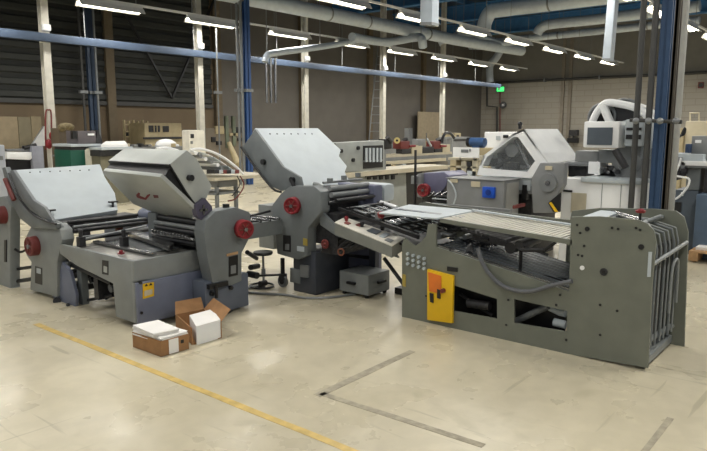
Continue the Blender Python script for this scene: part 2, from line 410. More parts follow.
# hanging white drop trunks
def drop(lab, l, r, bt, x, lean=0):
    a = ax(l, bt, x); c = ax(r, bt, x); t = thing('drop_duct', lab, 'duct', (x, (a.y + c.y) / 2, a.z))
    kz = (ZC - a.z) / (ax(l, -8, x).z - a.z); a2 = a.lerp(ax(l + lean, -8, x), kz); c2 = c.lerp(ax(r + lean, -8, x), kz)
    B().prism([a, c, c2, a2], (.22, 0, 0), .01).build('trunk', ductm, t)
    d = V((-.01, 0, 0)); B().prism([a + d, c + d, c + d + V((0, 0, .05)), a + d + V((0, 0, .05))], (.24, 0, 0)).build('end_rim', steeld, t)
drop('white hanging drop duct ending left of the right post cluster', 602, 610, 61, 13, 6)
drop('white hanging drop duct at top centre beside a bright tube light', 420, 432, 25, 10, .5)

# exit sign and wall fittings
t = thing('exit_sign', 'small lit green exit sign on block wall', 'sign', ax(500, 89, 34.5))
fx(34.6, 496, 86, 504.5, 92, .1).build('housing', steeld, t); fx(34.56, 496.8, 87, 503.7, 91.3, .03).build('lit_panel', greenl, t)
b = B(); p = ax(499, 88.9, 34.54); b.box((p.x, p.y - .06, p.z - .08), (p.x + .01, p.y + .06, p.z + .06)); p = ax(502, 89, 34.54); b.box((p.x, p.y - .15, p.z - .02), (p.x + .01, p.y + .02, p.z + .02)); b.build('arrow_mark', white, t)
t = thing('wall_horn', 'small dark round fitting on wall below exit sign', 'speaker', ax(503, 105, 34.5))
B().cyl(ax(503, 105, 34.6), ax(503, 105, 34.9), .2).build('body', black, t); B().cyl(ax(503, 105, 34.55), ax(503, 105, 34.6), .08).build('cone', steel, t)
b = B().tube(px_(34.7, [(487, 85), (487, 106), (497, 107), (497, 140)]), .06, 8); tag(b.build('wall_pipe', pipe_d), 'dark pipe bending down block wall left of exit sign', 'pipe')
b = B().tube(px_(34.7, [(500, 92), (500, 150)]), .03, 6); tag(b.build('wall_conduit', redd), 'thin reddish conduit dropping below exit sign', 'pipe')
t = thing('wall_fitting', 'dark electrical box on wall posts right of the white domed machine', 'box', ax(572, 132, 34))
fx(34.5, 569, 130, 577, 136, .3).build('upper_box', dark, t); fx(34.5, 567, 138, 577, 143, .3).build('lower_box', black, t); B().cyl(ax(573, 136, 34.6), ax(573, 139, 34.6), .06).build('neck', dark, t)

# ================================================================== FOLDING UNIT 1 (left)
def handwheel(parent, c, axis, r, m=red, mh=steel):
    c = V(c); axis = V(axis).normalized()
    w = B().cyl(c - axis * .03, c + axis * .035, r, r * .96, n=32); h = w.build('handwheel', m, parent)
    B().ring(c + axis * .035, axis, r * .86, .012, 32).build('rim', m, h)
    q = axis.to_track_quat('Z', 'Y')
    b = B()
    for k in range(6):
        a = k * math.pi / 3; b.cyl(c + axis * .04 + q @ V((r * .2 * math.cos(a), r * .2 * math.sin(a), 0)), c + axis * .037 + q @ V((r * .8 * math.cos(a), r * .8 * math.sin(a), 0)), .008, n=6)
    b.build('spokes', redd, h)
    B().cyl(c + axis * .03, c + axis * .055, r * .26, r * .2, n=20).build('hub', mh, h)
    return h
def rivets(pts, ax_, r=.007, d=.006):
    b = B()
    for p in pts: b.cyl(V(p), V(p) + V(ax_) * d, r, n=8)
    return b

U = thing('folding_machine', 'grey folding machine at left with raised light grey buckle plate and dull red wheel', 'folding machine', (3.2, 5.9, 0), 'folding machines in the line')
X1 = 2.75
fr = B().prism(px_(X1, [(31, 226), (36, 223), (54, 224), (60, 230), (62, 240), (57, 262), (57, 297), (30, 290), (31, 262), (26, 255), (26, 236)]), (.12, 0, 0), .012).build('side_frame', grey, U)
B().prism(px_(X1 - .003, [(35, 266), (42, 268), (42, 285), (35, 283)]), (.01, 0, 0)).build('warning_label', black, fr)
B().prism(px_(X1 - .006, [(36.5, 268), (40.5, 269), (40.5, 274), (36.5, 273)]), (.008, 0, 0)).build('label_print', lgrey, fr)
B().box((3.62, 5.75, .05), (3.72, 6.5, .7), .02).build('side_frame', blueg, U)
handwheel(U, ax(33, 246, X1 - .03), (-1, 0, 0), .095, redd, greyd)
B().tube([ax(57, 222, 2.8), ax(62, 226, 2.8), ax(65, 236, 2.82), ax(65, 243, 2.82)], .018, 10, smooth=4).build('guard_rail', grey, U)
# plate arm frame (dark line and light arm)
B().prism(px_(2.72, [(2, 168), (5, 167), (14, 192), (25, 209), (40, 220), (56, 224), (56, 229), (32, 228), (19, 218), (8, 196)]), (.05, 0, 0), .006).build('plate_arm', greyd, U)
B().prism(px_(2.735, [(10, 171), (13, 170), (33, 200), (44, 207), (53, 221), (44, 219), (30, 210), (18, 196)]), (.03, 0, 0), .003).build('plate_side', mat('side_grey', (124, 128, 130), .5), U)
B().tube(px_(2.70, [(9, 173), (17, 194), (29, 211), (43, 220), (56, 224)]), .010, 8, smooth=3).build('edge_trim', black, U)
B().tube(px_(2.69, [(5, 179), (14, 200)]), .022, 8).build('grip_rail', redd, U)
n1 = V((0, .45, -.7)).cross(V((1, 0, 0))); n1 = V((0, -.45, .70)).normalized()
P1 = (2.75, 5.9, .75); nn = V((0, -(1.2 - .75), (6.6 - 5.9)))
pl = [ap(*q, P1, nn) for q in ((13, 170), (100, 164), (105, 177), (115, 193), (118, 210), (52, 220), (44, 207), (33, 200))]
B().prism(pl, nn.normalized() * -.10, .008).build('buckle_plate', lgrey, U)
rivets([ap(px, 172.5 - (px - 30) * .04, P1, nn) for px in (30, 40, 50, 60, 70, 80, 89)], nn.normalized(), .007, .005).build('rivet', black, U)
B().box((2.82, 5.82, .62), (3.62, 6.05, .74), .01).build('roller_housing', dark, U)
for z, y, m, r in ((.74, 5.75, black, .016), (.71, 5.66, steeld, .012), (.67, 5.66, black, .02), (.62, 5.6, steeld, .008), (.60, 5.6, black, .018)):
    B().cyl((2.86, y, z), (3.62, y, z), r).build('roller', m, U)
for px, py in ((50, 216), (113, 207)):
    p = ap(px, py, P1, nn); t_ = B().cyl(p, p + V((0, 0, .06)), .012, n=10).box(p + V((-.04, -.02, .045)), p + V((.05, .02, .06))); t_.build('clamp_lever', black, U)
B().ball((3.66, 5.72, .74), .075, (1.2, 1.3, 1)).build('bearing_cap', blueg, U)
# lower legs and stretchers
B().prism(px_(2.8, [(50, 294), (62, 292), (68, 262), (55, 262), (44, 285)]), (.04, 0, 0)).build('lower_bracket', greyd, U)
B().prism(px_(2.78, [(52, 297), (75, 311), (76, 296), (70, 272), (62, 262), (58, 280)]), (.03, 0, 0), .004).build('foot_plate', blueg, U)
B().cyl(ax(57, 301, 2.74), ax(57, 301, 2.80), .035, n=16).cyl(ax(68, 305, 2.74), ax(68, 305, 2.80), .016, n=16).build('foot_bolt', black, U)
for x in (2.85, 3.65):
    bx((x, 5.55, 0), (x + .06, 5.63, .5)).build('leg', greyd, U); bx((x, 6.45, 0), (x + .06, 6.5, .6)).build('leg', greyd, U)
B().box((2.9, 5.6, .12), (3.66, 5.66, .17)).box((2.88, 5.6, .12), (2.94, 6.4, .17)).build('stretcher', black, U)
b = B()
for k in range(16):
    y = 5.45 - .05 * k; b.cyl((2.86 + .02 * (k % 3), y, .40 - .012 * k), (2.98, y - .03, .30 - .01 * (k % 4)), .012 + .006 * (k % 3), n=8)
b.cyl((2.9, 5.6, .5), (2.95, 5.3, .08), .02).cyl((2.92, 5.55, .3), (2.98, 4.75, .25), .018); b.box((2.84, 5.25, .10), (3.5, 5.32, .3)).build('drive_train', dark, U)

B().cyl(ax(66, 262, 2.85), ax(112, 283, 2.85), .022).build('slanted_bar', black, U)
B().cyl(ax(74, 303, 2.9), ax(113, 295, 2.9), .014).build('floor_bar', black, U)
for k in range(9):
    p = ax(70 + 5 * k, 272 + 1.6 * k + (k % 3) * 2, 2.9 + .03 * (k % 2)); B().cyl(p, p + V((.1, 0, .01)), .02 + .008 * (k % 3), n=12).build('drive_pulley', [dark, black, steeld][k % 3], U)
B().box((3.0, 5.45, .28), (3.5, 5.62, .55)).build('gear_case', black, U)
# feeder frame at the far left edge
t = thing('feeder_frame', 'tall grey feeder post with red wheel cut by the left edge', 'feeder', (2.7, 6.95, 0))
B().prism(px_(2.7, [(-14, 200), (4, 196), (11, 206), (10, 220), (10, 288), (14, 290), (-2, 290), (-12, 290)]), (.1, 0, 0), .01).build('post', grey, t)
handwheel(t, ax(1, 215, 2.67), (-1, 0, 0), .09, redd, greyd)
B().prism(px_(2.69, [(4, 240), (6, 240), (6, 262), (4, 262)]), (.02, 0, 0)).build('slot_cover', black, t)
B().cyl(ax(10, 270, 2.78), ax(32, 267, 2.78), .016).cyl(ax(12, 282, 2.78), ax(32, 279, 2.78), .02).build('tie_bar', black, t)
B().tube([ax(10, 245, 2.75), ax(20, 252, 2.75), ax(28, 248, 2.75)], .012, 8, smooth=4).build('cable', rubber, t)
B().box(ax(10, 235, 2.72), ax(18, 222, 2.8)).build('switch_box', blueg, t)

# ================================================================== FOLDING UNIT 2 with register table
U = thing('folding_machine', 'grey folding machine with register table, tilted plates and red mark, behind the cardboard boxes', 'folding machine', (3.3, 4.6, 0), 'folding machines in the line')
ZT = .56
# table side (left), end and right rail
sp = [(2.75, 5.72, ZT), (2.75, 4.55, ZT), (2.75, 4.55, .05), (2.75, 4.82, .05), (2.75, 4.84, .33), (2.75, 5.42, .40), (2.75, 5.72, .47)]
sd = B().prism(sp, (.035, 0, 0), .005).build('table_side', grey, U)
B().prism(px_(X1 - .004, [(102, 260), (108, 261), (108, 275), (102, 274)]), (.01, 0, 0)).build('warning_label', black, sd)
B().prism(px_(X1 - .008, [(103.5, 266), (107, 267), (107, 273), (103.5, 272)]), (.01, 0, 0)).build('label_print', plate2m, sd)
B().box((2.75, 4.52, .38), (3.62, 4.56, ZT), .006).build('table_end', grey, U)
B().box((2.75, 4.52, .05), (2.87, 4.56, .40), .006).build('end_post', grey, U)
tp = bx((2.78, 4.56, ZT - .03), (3.6, 5.6, ZT - .012)).build('table_top', mat('table_plate', (168, 166, 160), .3, .5, .12, 16), U)
b = B()
for k in range(22): b.cyl((3.0 + .026 * k, 4.75, ZT - .004), (3.0 + .026 * k, 5.5, ZT - .004), .006, n=8)
b.build('ball_rack', steeld, U)
B().box((2.98, 4.62, ZT), (3.03, 5.55, ZT + .018)).build('guide_ruler', steel, U)
B().prism([az(128, 236, ZT + .03), az(136, 233, ZT + .03), az(174, 247, ZT + .03), az(169, 251, ZT + .03)], (0, 0, .035)).build('register_bar', steel, U)
B().cyl(az(80, 240, .62), az(146, 226, .66), .012).build('cross_bar', steeld, U)
for c, m in (((86, 234), dark), ((119, 226), redd), ((124, 240), dark), ((81, 240), dark)):
    p = az(c[0], c[1], .62); B().box(p - V((.03, .03, .06)), p + V((.03, .03, .03)), .006).cyl(p, p + V((0, 0, .07)), .018, n=10).ball(p + V((0, 0, .08)), .02).build('sheet_guide', m, U)
p = az(121, 254, ZT); B().cyl(p, p + V((0, 0, .012)), .03, n=16).ball(p + V((0, 0, .02)), .016).build('red_button', red, U)
# blue grey cabinet below table
c9 = ay(137, 300, 4.49)
cb = B().box((c9.x, 4.49, .04), (3.47, 4.515, .385), .008).box((c9.x + .03, 4.565, .05), (3.44, 4.75, .37), .008).build('control_cabinet', blueg, U)
B().prism(py_(4.486, [(143, 284), (154, 282), (154, 296), (143, 299)]), (0, .006, 0)).build('warning_label', yellow, cb)
B().prism(py_(4.482, [(144.5, 291), (152.5, 289), (152.5, 294), (144.5, 296.5)]), (0, .006, 0)).build('label_text', cream, cb)
B().prism(py_(4.481, [(145, 286.5), (148, 285.8), (146.5, 283.8)]), (0, .006, 0)).prism(py_(4.481, [(149.5, 285.5), (152.5, 285), (151, 283)]), (0, .006, 0)).build('warning_sign', black, cb)
for q in ((141, 283), (142, 313)):
    p = ay(*q, 4.48); B().cyl(p, p + V((0, .02, 0)), .012, n=12).build('lock', black, cb)
B().box((3.47, 4.5, .1), (3.53, 4.54, .38)).build('rear_leg', steel, U)
B().tube([(3.46, 4.45, .3), (3.52, 4.4, .1), (3.6, 4.35, .02), (3.5, 4.3, .012)], .009, 8, smooth=4).build('cable', black, U)
# near side frame of the cross fold
Y2 = 4.3
fr = B().prism(py_(Y2, [(204, 232), (206, 220), (216, 211), (236, 207), (250, 212), (253, 232), (242, 253), (242, 281), (231, 286), (213, 284), (207, 256)]), (0, .14, 0), .014).build('side_frame', greyd, U)
B().prism(py_(Y2 - .005, [(229, 257), (238, 255), (238, 275), (229, 277)]), (0, .01, 0)).build('warning_label', black, fr)
B().prism(py_(Y2 - .009, [(231, 266), (236, 265), (236, 273), (231, 274)]), (0, .01, 0)).build('label_print', steeld, fr)
B().prism(py_(Y2 - .005, [(227, 254), (238, 251.5), (238, 254), (227, 256.5)]), (0, .01, 0)).build('label_strip', wood, fr)
B().cyl(ay(226, 209, 4.37), ay(226, 204, 4.37), .03, n=14).build('top_knob', black, U)
handwheel(U, ay(243.5, 229, Y2 - .04), (-.25, -1, 0), .082)
B().prism([(3.28, 4.32, .02), (3.76, 4.32, .02), (3.76, 4.32, .32), (3.28, 4.32, .32)], (0, .5, 0), .01).build('base_box', mat('base_blue_grey', (92, 99, 112), .45), U)
for q in ((213, 294), (232, 288)):
    p = ay(*q, 4.29); B().cyl(p, p + V((0, .03, 0)), .018, n=14).build('base_bolt', black, U)
B().box((3.30, 4.28, .26), (3.5, 4.32, .3)).cyl((3.36, 4.27, .28), (3.36, 4.27, .18), .015).build('foot_switch', black, U)
B().box((3.32, 5.05, .5), (3.42, 5.18, .84), .012).build('far_side_frame', greyd, U)
for z, x, m, r in ((.80, 3.36, black, .03), (.76, 3.32, steeld, .02), (.71, 3.34, black, .034), (.67, 3.28, steel, .014), (.63, 3.3, black, .024), (.60, 3.36, steeld, .014)):
    B().cyl((x, 4.44, z), (x, 5.06, z), r).build('roller', m, U)
for k in range(12): B().cyl((3.26, 4.5 + .045 * k, .69), (3.26, 4.515 + .045 * k, .69), .02, n=12).build('slitter_disc', steel, U)
B().box((3.4, 4.44, .3), (3.72, 5.1, .8)).build('inner_body', black, U)
# lower plate with red mark
A = V((2.95, 4.4, 1.22)); Bq = V((3.26, 4.4, .93)); d2 = (Bq - A); n2 = d2.cross(V((0, 1, 0))).normalized()
if n2.x > 0: n2 = -n2
pl = [ap(*q, A, n2) for q in ((103, 171), (160, 177), (194, 209), (192, 219), (154, 213), (133, 204), (103, 174))]
lp = B().prism(pl, -n2 * .035, .006).build('lower_buckle_plate', plate2m, U)
m_ = [(136, 195), (138.5, 192.5), (140, 193.5), (139.5, 196), (145, 198), (147, 195), (150, 194), (150, 195.5), (148, 197.5), (146, 200), (141, 199), (137, 197.5)]
B().prism([ap(*q, A + n2 * .003, n2) for q in m_], -n2 * .002).build('red_emblem', red, lp)
B().prism([ap(*q, A + n2 * .003, n2) for q in ((153, 195), (158, 195.5), (158.5, 198), (154, 198))], -n2 * .002).build('red_lettering', redd, lp)
# upper plate box
s_ = py_(4.4, [(170, 164), (187, 150), (197, 159), (212, 186), (205, 202), (198, 207), (187, 192)])
Lw = 5.32 - 4.4
ub = B().prism(s_, (0, Lw, 0), .008).build('upper_buckle_plate', plate2m, U)
p = ay(192, 178, 4.36); B().cyl(p, p + V((0, .05, 0)), .026, n=16).build('plate_knob', black, ub)
sg = py_(4.42, [(161, 178), (170, 166), (198, 207), (194, 213)])
sgi = [sg[0] + V((.04, 0, .02)), sg[1] + V((.01, 0, .0)), sg[2], sg[3] + V((.03, 0, .01))]
B().prism(sgi, (0, .9, 0)).build('plate_gap_frame', black, U)
o1 = V((-.006, 0, -.004))
o1 = V((-.012, 0, -.004)); B().prism([s_[0] + o1, s_[6] + o1, s_[5] + o1, s_[5], s_[6], s_[0]], (0, Lw - .01, 0)).build('recess_panel', black, U)
b = B()
for k in range(9):
    q = V(sg[0]).lerp(V(sg[3]), k / 8.5); b.cyl(q + V((.03, -.015, .0)), q + V((.03, .02, 0)), .012, n=8)
b.build('gap_bolt', steeld, U)
B().prism(py_(4.36, [(196, 205), (205, 198), (212, 206), (214, 215), (204, 222), (197, 216)]), (0, .06, 0), .005).build('hinge_bracket', mat('bracket_plum', (78, 74, 92), .4), U)
p = ay(204, 210, 4.35); B().box(p - V((.04, 0, .01)), p + V((.04, .02, .01))).box(p - V((.01, 0, .04)), p + V((.01, .02, .04))).build('hinge_cross', steel, U)
# link conveyor between unit 2 and unit 3
b = B().box((3.72, 4.55, .66), (4.45, 5.0, .70)); b.build('link_table', dark, U)
B().box((3.8, 4.5, .58), (4.36, 4.53, .72)).build('link_rail', greyd, U)
for k in range(5): B().cyl((3.85 + .12 * k, 4.5, .73), (3.85 + .12 * k, 5.0, .73), .014).build('link_roller', steel, U)
B().cyl((3.75, 4.6, .75), (4.3, 4.6, .80), .012).cyl((3.78, 4.35, .50), (3.98, 4.45, .40), .02).cyl((3.8, 4.33, .36), (3.95, 4.4, .34), .025).cyl((3.85, 4.3, .28), (3.85, 4.42, .28), .03).build('link_shafts', black, U)

# ================================================================== FOLDING UNIT 3 with delivery table
U = thing('folding_machine', 'grey folding machine with largest raised light grey plate, red wheel and sloping control panel', 'folding machine', (4.7, 4.1, 0), 'folding machines in the line')
X3 = 4.4
fr = B().prism(px_(X3, [(272, 205), (281, 193), (290, 186), (314, 186), (321, 192), (321, 212), (308, 228), (307, 256), (298, 260), (277, 254), (275, 234), (272, 226)]), (.13, 0, 0), .014).build('side_frame', greyd, U)
B().prism(px_(X3 - .005, [(283, 235), (290.5, 235.5), (290.5, 252), (283, 251)]), (.01, 0, 0)).build('warning_label', black, fr)
B().prism(px_(X3 - .009, [(285, 244), (289, 244), (289, 250), (285, 250)]), (.01, 0, 0)).build('label_print', steeld, fr)
B().prism(px_(X3 - .005, [(297, 246), (304, 247), (304, 252), (297, 251)]), (.01, 0, 0)).build('white_label', lgrey, fr)
B().prism(px_(X3 - .005, [(303, 238), (307, 239), (307, 246), (303, 245)]), (.01, 0, 0)).build('yellow_label', mat('label_ochre', (170, 150, 70), .6), fr)
handwheel(U, ax(293, 205.5, X3 - .03), (-1, -.35, 0), .082)
B().box((4.45, 4.14, 0.0), (4.95, 4.44, .42), .01).build('base_box', mat('base_dark', (66, 70, 78), .45), U)
bb = B().prism(px_(4.44, [(290, 268), (300, 270), (300, 284), (290, 282)]), (.03, 0, 0), .004); bb.build('base_cover', greyd, U)
B().prism(px_(4.43, [(300, 265), (308, 266), (308, 278), (300, 277)]), (.02, 0, 0)).build('ventilation_grille', steeld, U)
B().box((5.05, 3.9, 0.0), (5.2, 4.45, 1.04), .03).build('far_side_frame', mat('frame_plum', (98, 102, 122), .4), U)
B().box((5.2, 3.88, .86), (5.38, 4.25, 1.04), .04).build('far_cover', lgrey, U)
B().tube(px_(4.5, [(314, 184), (320, 186), (323, 196), (323, 212)]), .02, 10, smooth=4).build('guard_rail', grey, U)
for z, y, m, r in ((1.04, 4.0, steeld, .024), (.98, 3.98, steeld, .026), (.93, 3.92, black, .02), (.90, 4.02, black, .02), (1.09, 4.08, steeld, .012)):
    B().cyl((4.5, y, z), (5.08, y, z), r).build('roller', m, U)
B().box((4.52, 4.1, .5), (5.06, 4.4, 1.02)).build('inner_body', dark, U)
for px in (330, 344, 358): p = ay(px, 182.5 - (px - 330) * .2, 4.02); B().box(p - V((.02, .02, 0)), p + V((.02, .02, .04))).build('roller_clamp', greyd, U)
# raised plate
PA = V((4.5, 4.42, 1.07)); PB = V((4.5, 5.01, 1.6)); d3 = PB - PA; n3 = V((0, -d3.z, d3.y)).normalized()
pl = [ap(*q, PA, n3) for q in ((255, 128), (318, 128), (341, 150), (339, 156), (347, 166), (345, 172), (351, 184), (302, 186), (294, 174), (283, 167))]
up = B().prism(pl, -n3 * .17, .008).build('buckle_plate', lgrey, U)
rivets([ap(px, 134, PA, n3) for px in (270, 277, 284, 291, 298, 305, 312)], n3, .008, .005).build('rivet', black, up)
sd = [ap(*q, PA, n3) for q in ((255, 128), (283, 167), (294, 174), (302, 186))]
e0 = sd[0]; e1 = sd[3]
sidepoly = [sd[0] + V((-.01, 0, 0)), sd[1] + V((-.01, 0, 0)), sd[2] + V((-.01, 0, 0)), sd[3] + V((-.01, 0, 0))]
x0 = min(v.x for v in sd) - .015
q = [(255, 129), (283, 167), (300, 177), (302, 186), (281, 191), (270, 186), (242, 148)]
side = B().prism(px_(x0, q), (.03, 0, 0), .005).build('plate_side', greyd, U)
B().tube(px_(x0 - .01, [(241, 147), (256, 168), (272, 188), (281, 192)]), .012, 8, smooth=3).build('edge_trim', black, side)
p = ax(262, 162, x0 - .03); B().cyl(p, p + V((.04, 0, 0)), .028, n=16).build('plate_knob', black, side)
p = ax(291, 180, x0 - .03); B().cyl(p, p + V((.05, 0, 0)), .03, n=12).cyl(p, p + V((-.01, -.05, -.06)), .02, n=8).build('lock_lever', black, side)
# table rail, control panel
B().prism(px_(4.45, [(318, 208), (334, 224), (392, 250), (398, 258), (336, 236), (320, 225)]), (.03, 0, 0), .004).build('table_rail', greyd, U)
c0 = ax(334.7, 223.0, 4.34); c1 = ax(392, 246.6, 4.34); e0_ = az(344.8, 217.9, c0.z + .012); e1_ = az(405.3, 238.8, c1.z + .012)
d0_ = ax(332.5, 234, 4.34); d1_ = ax(390, 257.5, 4.34); dz_ = V((0, 0, -.004))
cp = B(); bmv = [c0, c1, e1_, e0_, V((c0.x, c0.y, d0_.z)), V((c1.x, c1.y, d1_.z)), V((e1_.x, e1_.y, d1_.z + .012)), V((e0_.x, e0_.y, d0_.z + .012))]
vs_ = [cp.bm.verts.new(v) for v in bmv]
for f_ in ((0, 1, 2, 3), (4, 5, 6, 7), (0, 1, 5, 4), (1, 2, 6, 5), (2, 3, 7, 6), (3, 0, 4, 7)): cp.bm.faces.new([vs_[i] for i in f_])
cp = cp.build('control_box', mat('panel_box_grey', (124, 126, 120), .45), U)
e = ((e0_ - c0) + (e1_ - c1)) / 2
B().prism([c0, c1, e1_, e0_], (0, 0, .008)).build('control_panel', mat('panel_white', (216, 212, 200), .4), cp)
def pp(u, v, h=.010): return c0.lerp(c1, u).lerp(e0_.lerp(e1_, u), v) + V((0, 0, h))
def pbox(u0, v0, u1, v1, m, n, h=.006): return B().prism([pp(u0, v0), pp(u1, v0), pp(u1, v1), pp(u0, v1)], (0, 0, h)).build(n, m, cp)
pbox(.50, .35, .66, .8, screen, 'display'); pbox(.72, .3, .80, .8, lgrey, 'keypad'); pbox(.84, .15, .94, .4, steeld, 'keypad'); pbox(.28, .5, .35, .8, redd, 'push_button'); pbox(.12, .25, .2, .5, redd, 'push_button')
for u, v, m in ((.1, .6, red), (.37, .6, black), (.64, .95, black)):
    B().cyl(pp(u, v), pp(u, v, .03), .016, n=14).ball(pp(u, v, .036), .02).build('control_knob', m, cp)
# table bed of rods
z0 = .885; z1 = .71
def tz(y): return z1 + (z0 - z1) * (y - 3.0) / .9
for x in (4.5, 5.1): B().prism([(x, 3.0, tz(3.0) - .04), (x, 3.9, tz(3.9) - .04), (x, 3.9, tz(3.9) - .01), (x, 3.0, tz(3.0) - .01)], (.02, 0, 0)).build('bed_rail', black, U)
for k in range(15):
    x = 4.54 + .038 * k
    B().cyl((x, 3.82, tz(3.82)), (x, 3.02, tz(3.02)), .006 if k % 3 else .009, n=8).build('tape_rod', [black, lgrey, steel][k % 3], U)
for y in (3.75, 3.55, 3.4, 3.2, 3.08): B().cyl((4.5, y, tz(y) + .02), (5.1, y, tz(y) + .02), .012).build('cross_rod', black, U)
b = B()
for k in range(8): b.cyl((4.56, 3.74 - .01 * k, tz(3.74) + .03), (4.7, 3.74 - .01 * k, tz(3.74) + .03), .004)
b.box((4.52, 3.42, tz(3.45) + .0), (5.08, 3.48, tz(3.45) + .055)); b.build('ruler_bar', greyd, U)
B().cyl(az(381, 202, .88), az(397, 207.5, .86), .017).build('white_roller', white, U)
B().cyl(az(381, 216, .85), az(381, 214, .87), .03, n=14).ball(az(381, 214, .87), .024, (1.4, 1.4, .7)).build('red_knob', red, U)
B().prism([(4.52, 3.0, .56), (4.52, 3.9, .72), (4.52, 3.9, .74), (4.52, 3.0, .58)], (.58, 0, 0)).build('drip_pan', black, U)
for k in range(6):
    y = 3.9 - .09 * k; B().cyl((4.55, y, .62), (4.52, y + .22, .42 + .02 * k), .014 + .004 * (k % 3), n=10).build('drive_shaft', dark, U)
B().box((4.5, 3.9, .42), (5.0, 4.1, .8)).build('gear_housing', dark, U)
p = ax(325, 244, 4.46); B().ring(p, (-1, 0, 0), .035, .012, 16).ball(p, .02).build('red_hand_knob', redd, U)
p = ax(341, 252, 4.46); B().ring(p, (-1, -.3, 0), .03, .008, 16).build('brown_knob', mat('brown_knob', (120, 70, 50), .5), U)
for z in (.30, .12): B().cyl((5.03, 4.2, z), (5.05, 3.88, z), .018).build('stretcher', black, U)
for y, x in ((3.84, 5.0), (3.3, 5.05)): B().box((x, y, .08), (x + .06, y + .08, .66)).build('leg', mat('leg_dark', (58, 62, 72), .5), U)
B().box((5.0, 3.2, 0.0), (5.15, 3.6, .06)).build('foot_rail', black, U)
B().cyl(ax(384, 258, 4.7), ax(404, 285, 4.7), .018).build('strut', dark, U)
B().tube([(4.36, 4.75, .012), (4.25, 4.85, .012), (4.1, 4.75, .012), (4.12, 4.6, .012), (4.25, 4.35, .012), (4.28, 4.15, .012), (4.42, 3.98, .012), (4.7, 3.85, .012)], .012, 8, smooth=6).build('floor_cable', steeld, U)

B().box(ax(259, 247, 4.75), ax(273, 206, 4.75) + V((.25, 0, 0)), .01).build('drive_cabinet', mgrey if 'mgrey' in globals() else grey, U)
# stool with castor behind unit 3
t = thing('work_stool', 'small black round stool on a stand left of the middle folding machine', 'stool', (4.32, 4.66, 0))
p = az(263, 253, .36); c = V((p.x, p.y, 0)); t.location = c; ORG[t.name_full] = c
B().cyl(c + V((0, 0, .36)), c + V((0, 0, .375)), .10, .095, n=28).cyl(c + V((0, 0, .345)), c + V((0, 0, .36)), .09, .1, n=28).build('seat', black, t)
B().cyl(c + V((0, 0, .06)), c + V((0, 0, .35)), .012).cyl(c + V((0, 0, .14)), c + V((0, 0, .2)), .022).build('post', steeld, t)
B().cyl(c + V((-.12, .1, .13)), c + V((.14, -.12, .13)), .012).cyl(c + V((-.05, .0, .05)), c + V((.03, .0, .05)), .03).build('cross_bar', black, t)
B().ring(c + V((.02, .05, .012)), (0, 0, 1), .12, .01, 28).build('floor_ring', black, t)
t = thing('castor_wheel', 'grey castor wheel under the post beside the black stool', 'castor', az(283, 290, 0))
q = az(283, 287, 0); t.location = q; ORG[t.name_full] = q
B().cyl(q + V((-.015, 0, .06)), q + V((.015, 0, .06)), .06, n=24).build('tyre', steeld, t); B().cyl(q + V((-.02, 0, .06)), q + V((.02, 0, .06)), .03, n=20).build('hub', black, t)
B().prism([q + V((-.03, -.03, .06)), q + V((-.03, .03, .06)), q + V((-.03, .03, .14)), q + V((-.03, -.03, .14))], (.06, 0, 0)).build('fork', dark, t)
B().box(q + V((-.015, -.015, .14)), q + V((.015, .015, .3))).build('post', black, t)

# compressor / foot box on floor
t = thing('pump_box', 'grey metal box with two black handles on floor under the control panel', 'box', (4.75, 3.78, 0))
B().prism([(4.66, 4.02, .03), (4.66, 3.66, .03), (5.0, 3.66, .03), (5.0, 4.02, .03)], (0, 0, .20), .012).build('casing', grey, t)
p = V((4.64, 3.86, .13)); B().box(p - V((.01, .05, .012)), p + V((.02, .05, .012)), .004).build('handle', black, t)
p = V((4.85, 3.64, .14)); B().box(p - V((.06, .01, .012)), p + V((.06, .02, .012)), .004).build('handle', black, t)
for x, y in ((4.69, 3.7), (4.97, 3.7), (4.69, 3.98), (4.97, 3.98)): B().cyl((x, y, 0), (x, y, .032), .02, n=12).build('foot', rubber, t)

# ================================================================== STACKER / DELIVERY
U = thing('delivery_stacker', 'long green grey steel delivery stacker with yellow box at front right', 'stacker', (4.75, 2.1, 0))
XS = 4.4; XB = 5.1
def zf(p):
    p = V(p); p.z = max(p.z, 0.0); return p
outer = [(402, 244), (404, 238), (408, 243), (414, 246), (421, 242), (426, 236), (428, 224), (436, 224), (436, 238), (455, 244), (500, 258), (569, 283), (570, 258), (571, 218), (580, 216), (640, 221), (650, 226), (655, 236), (652, 280), (648, 366), (560, 352), (431, 327), (402, 318)]
b = B()
def pan(pts, m, name, lab=None):
    return B().prism([zf(ax(a, c, XS)) for a, c in pts], (.02, 0, 0)).build(name, m, U, lab)
side = B()
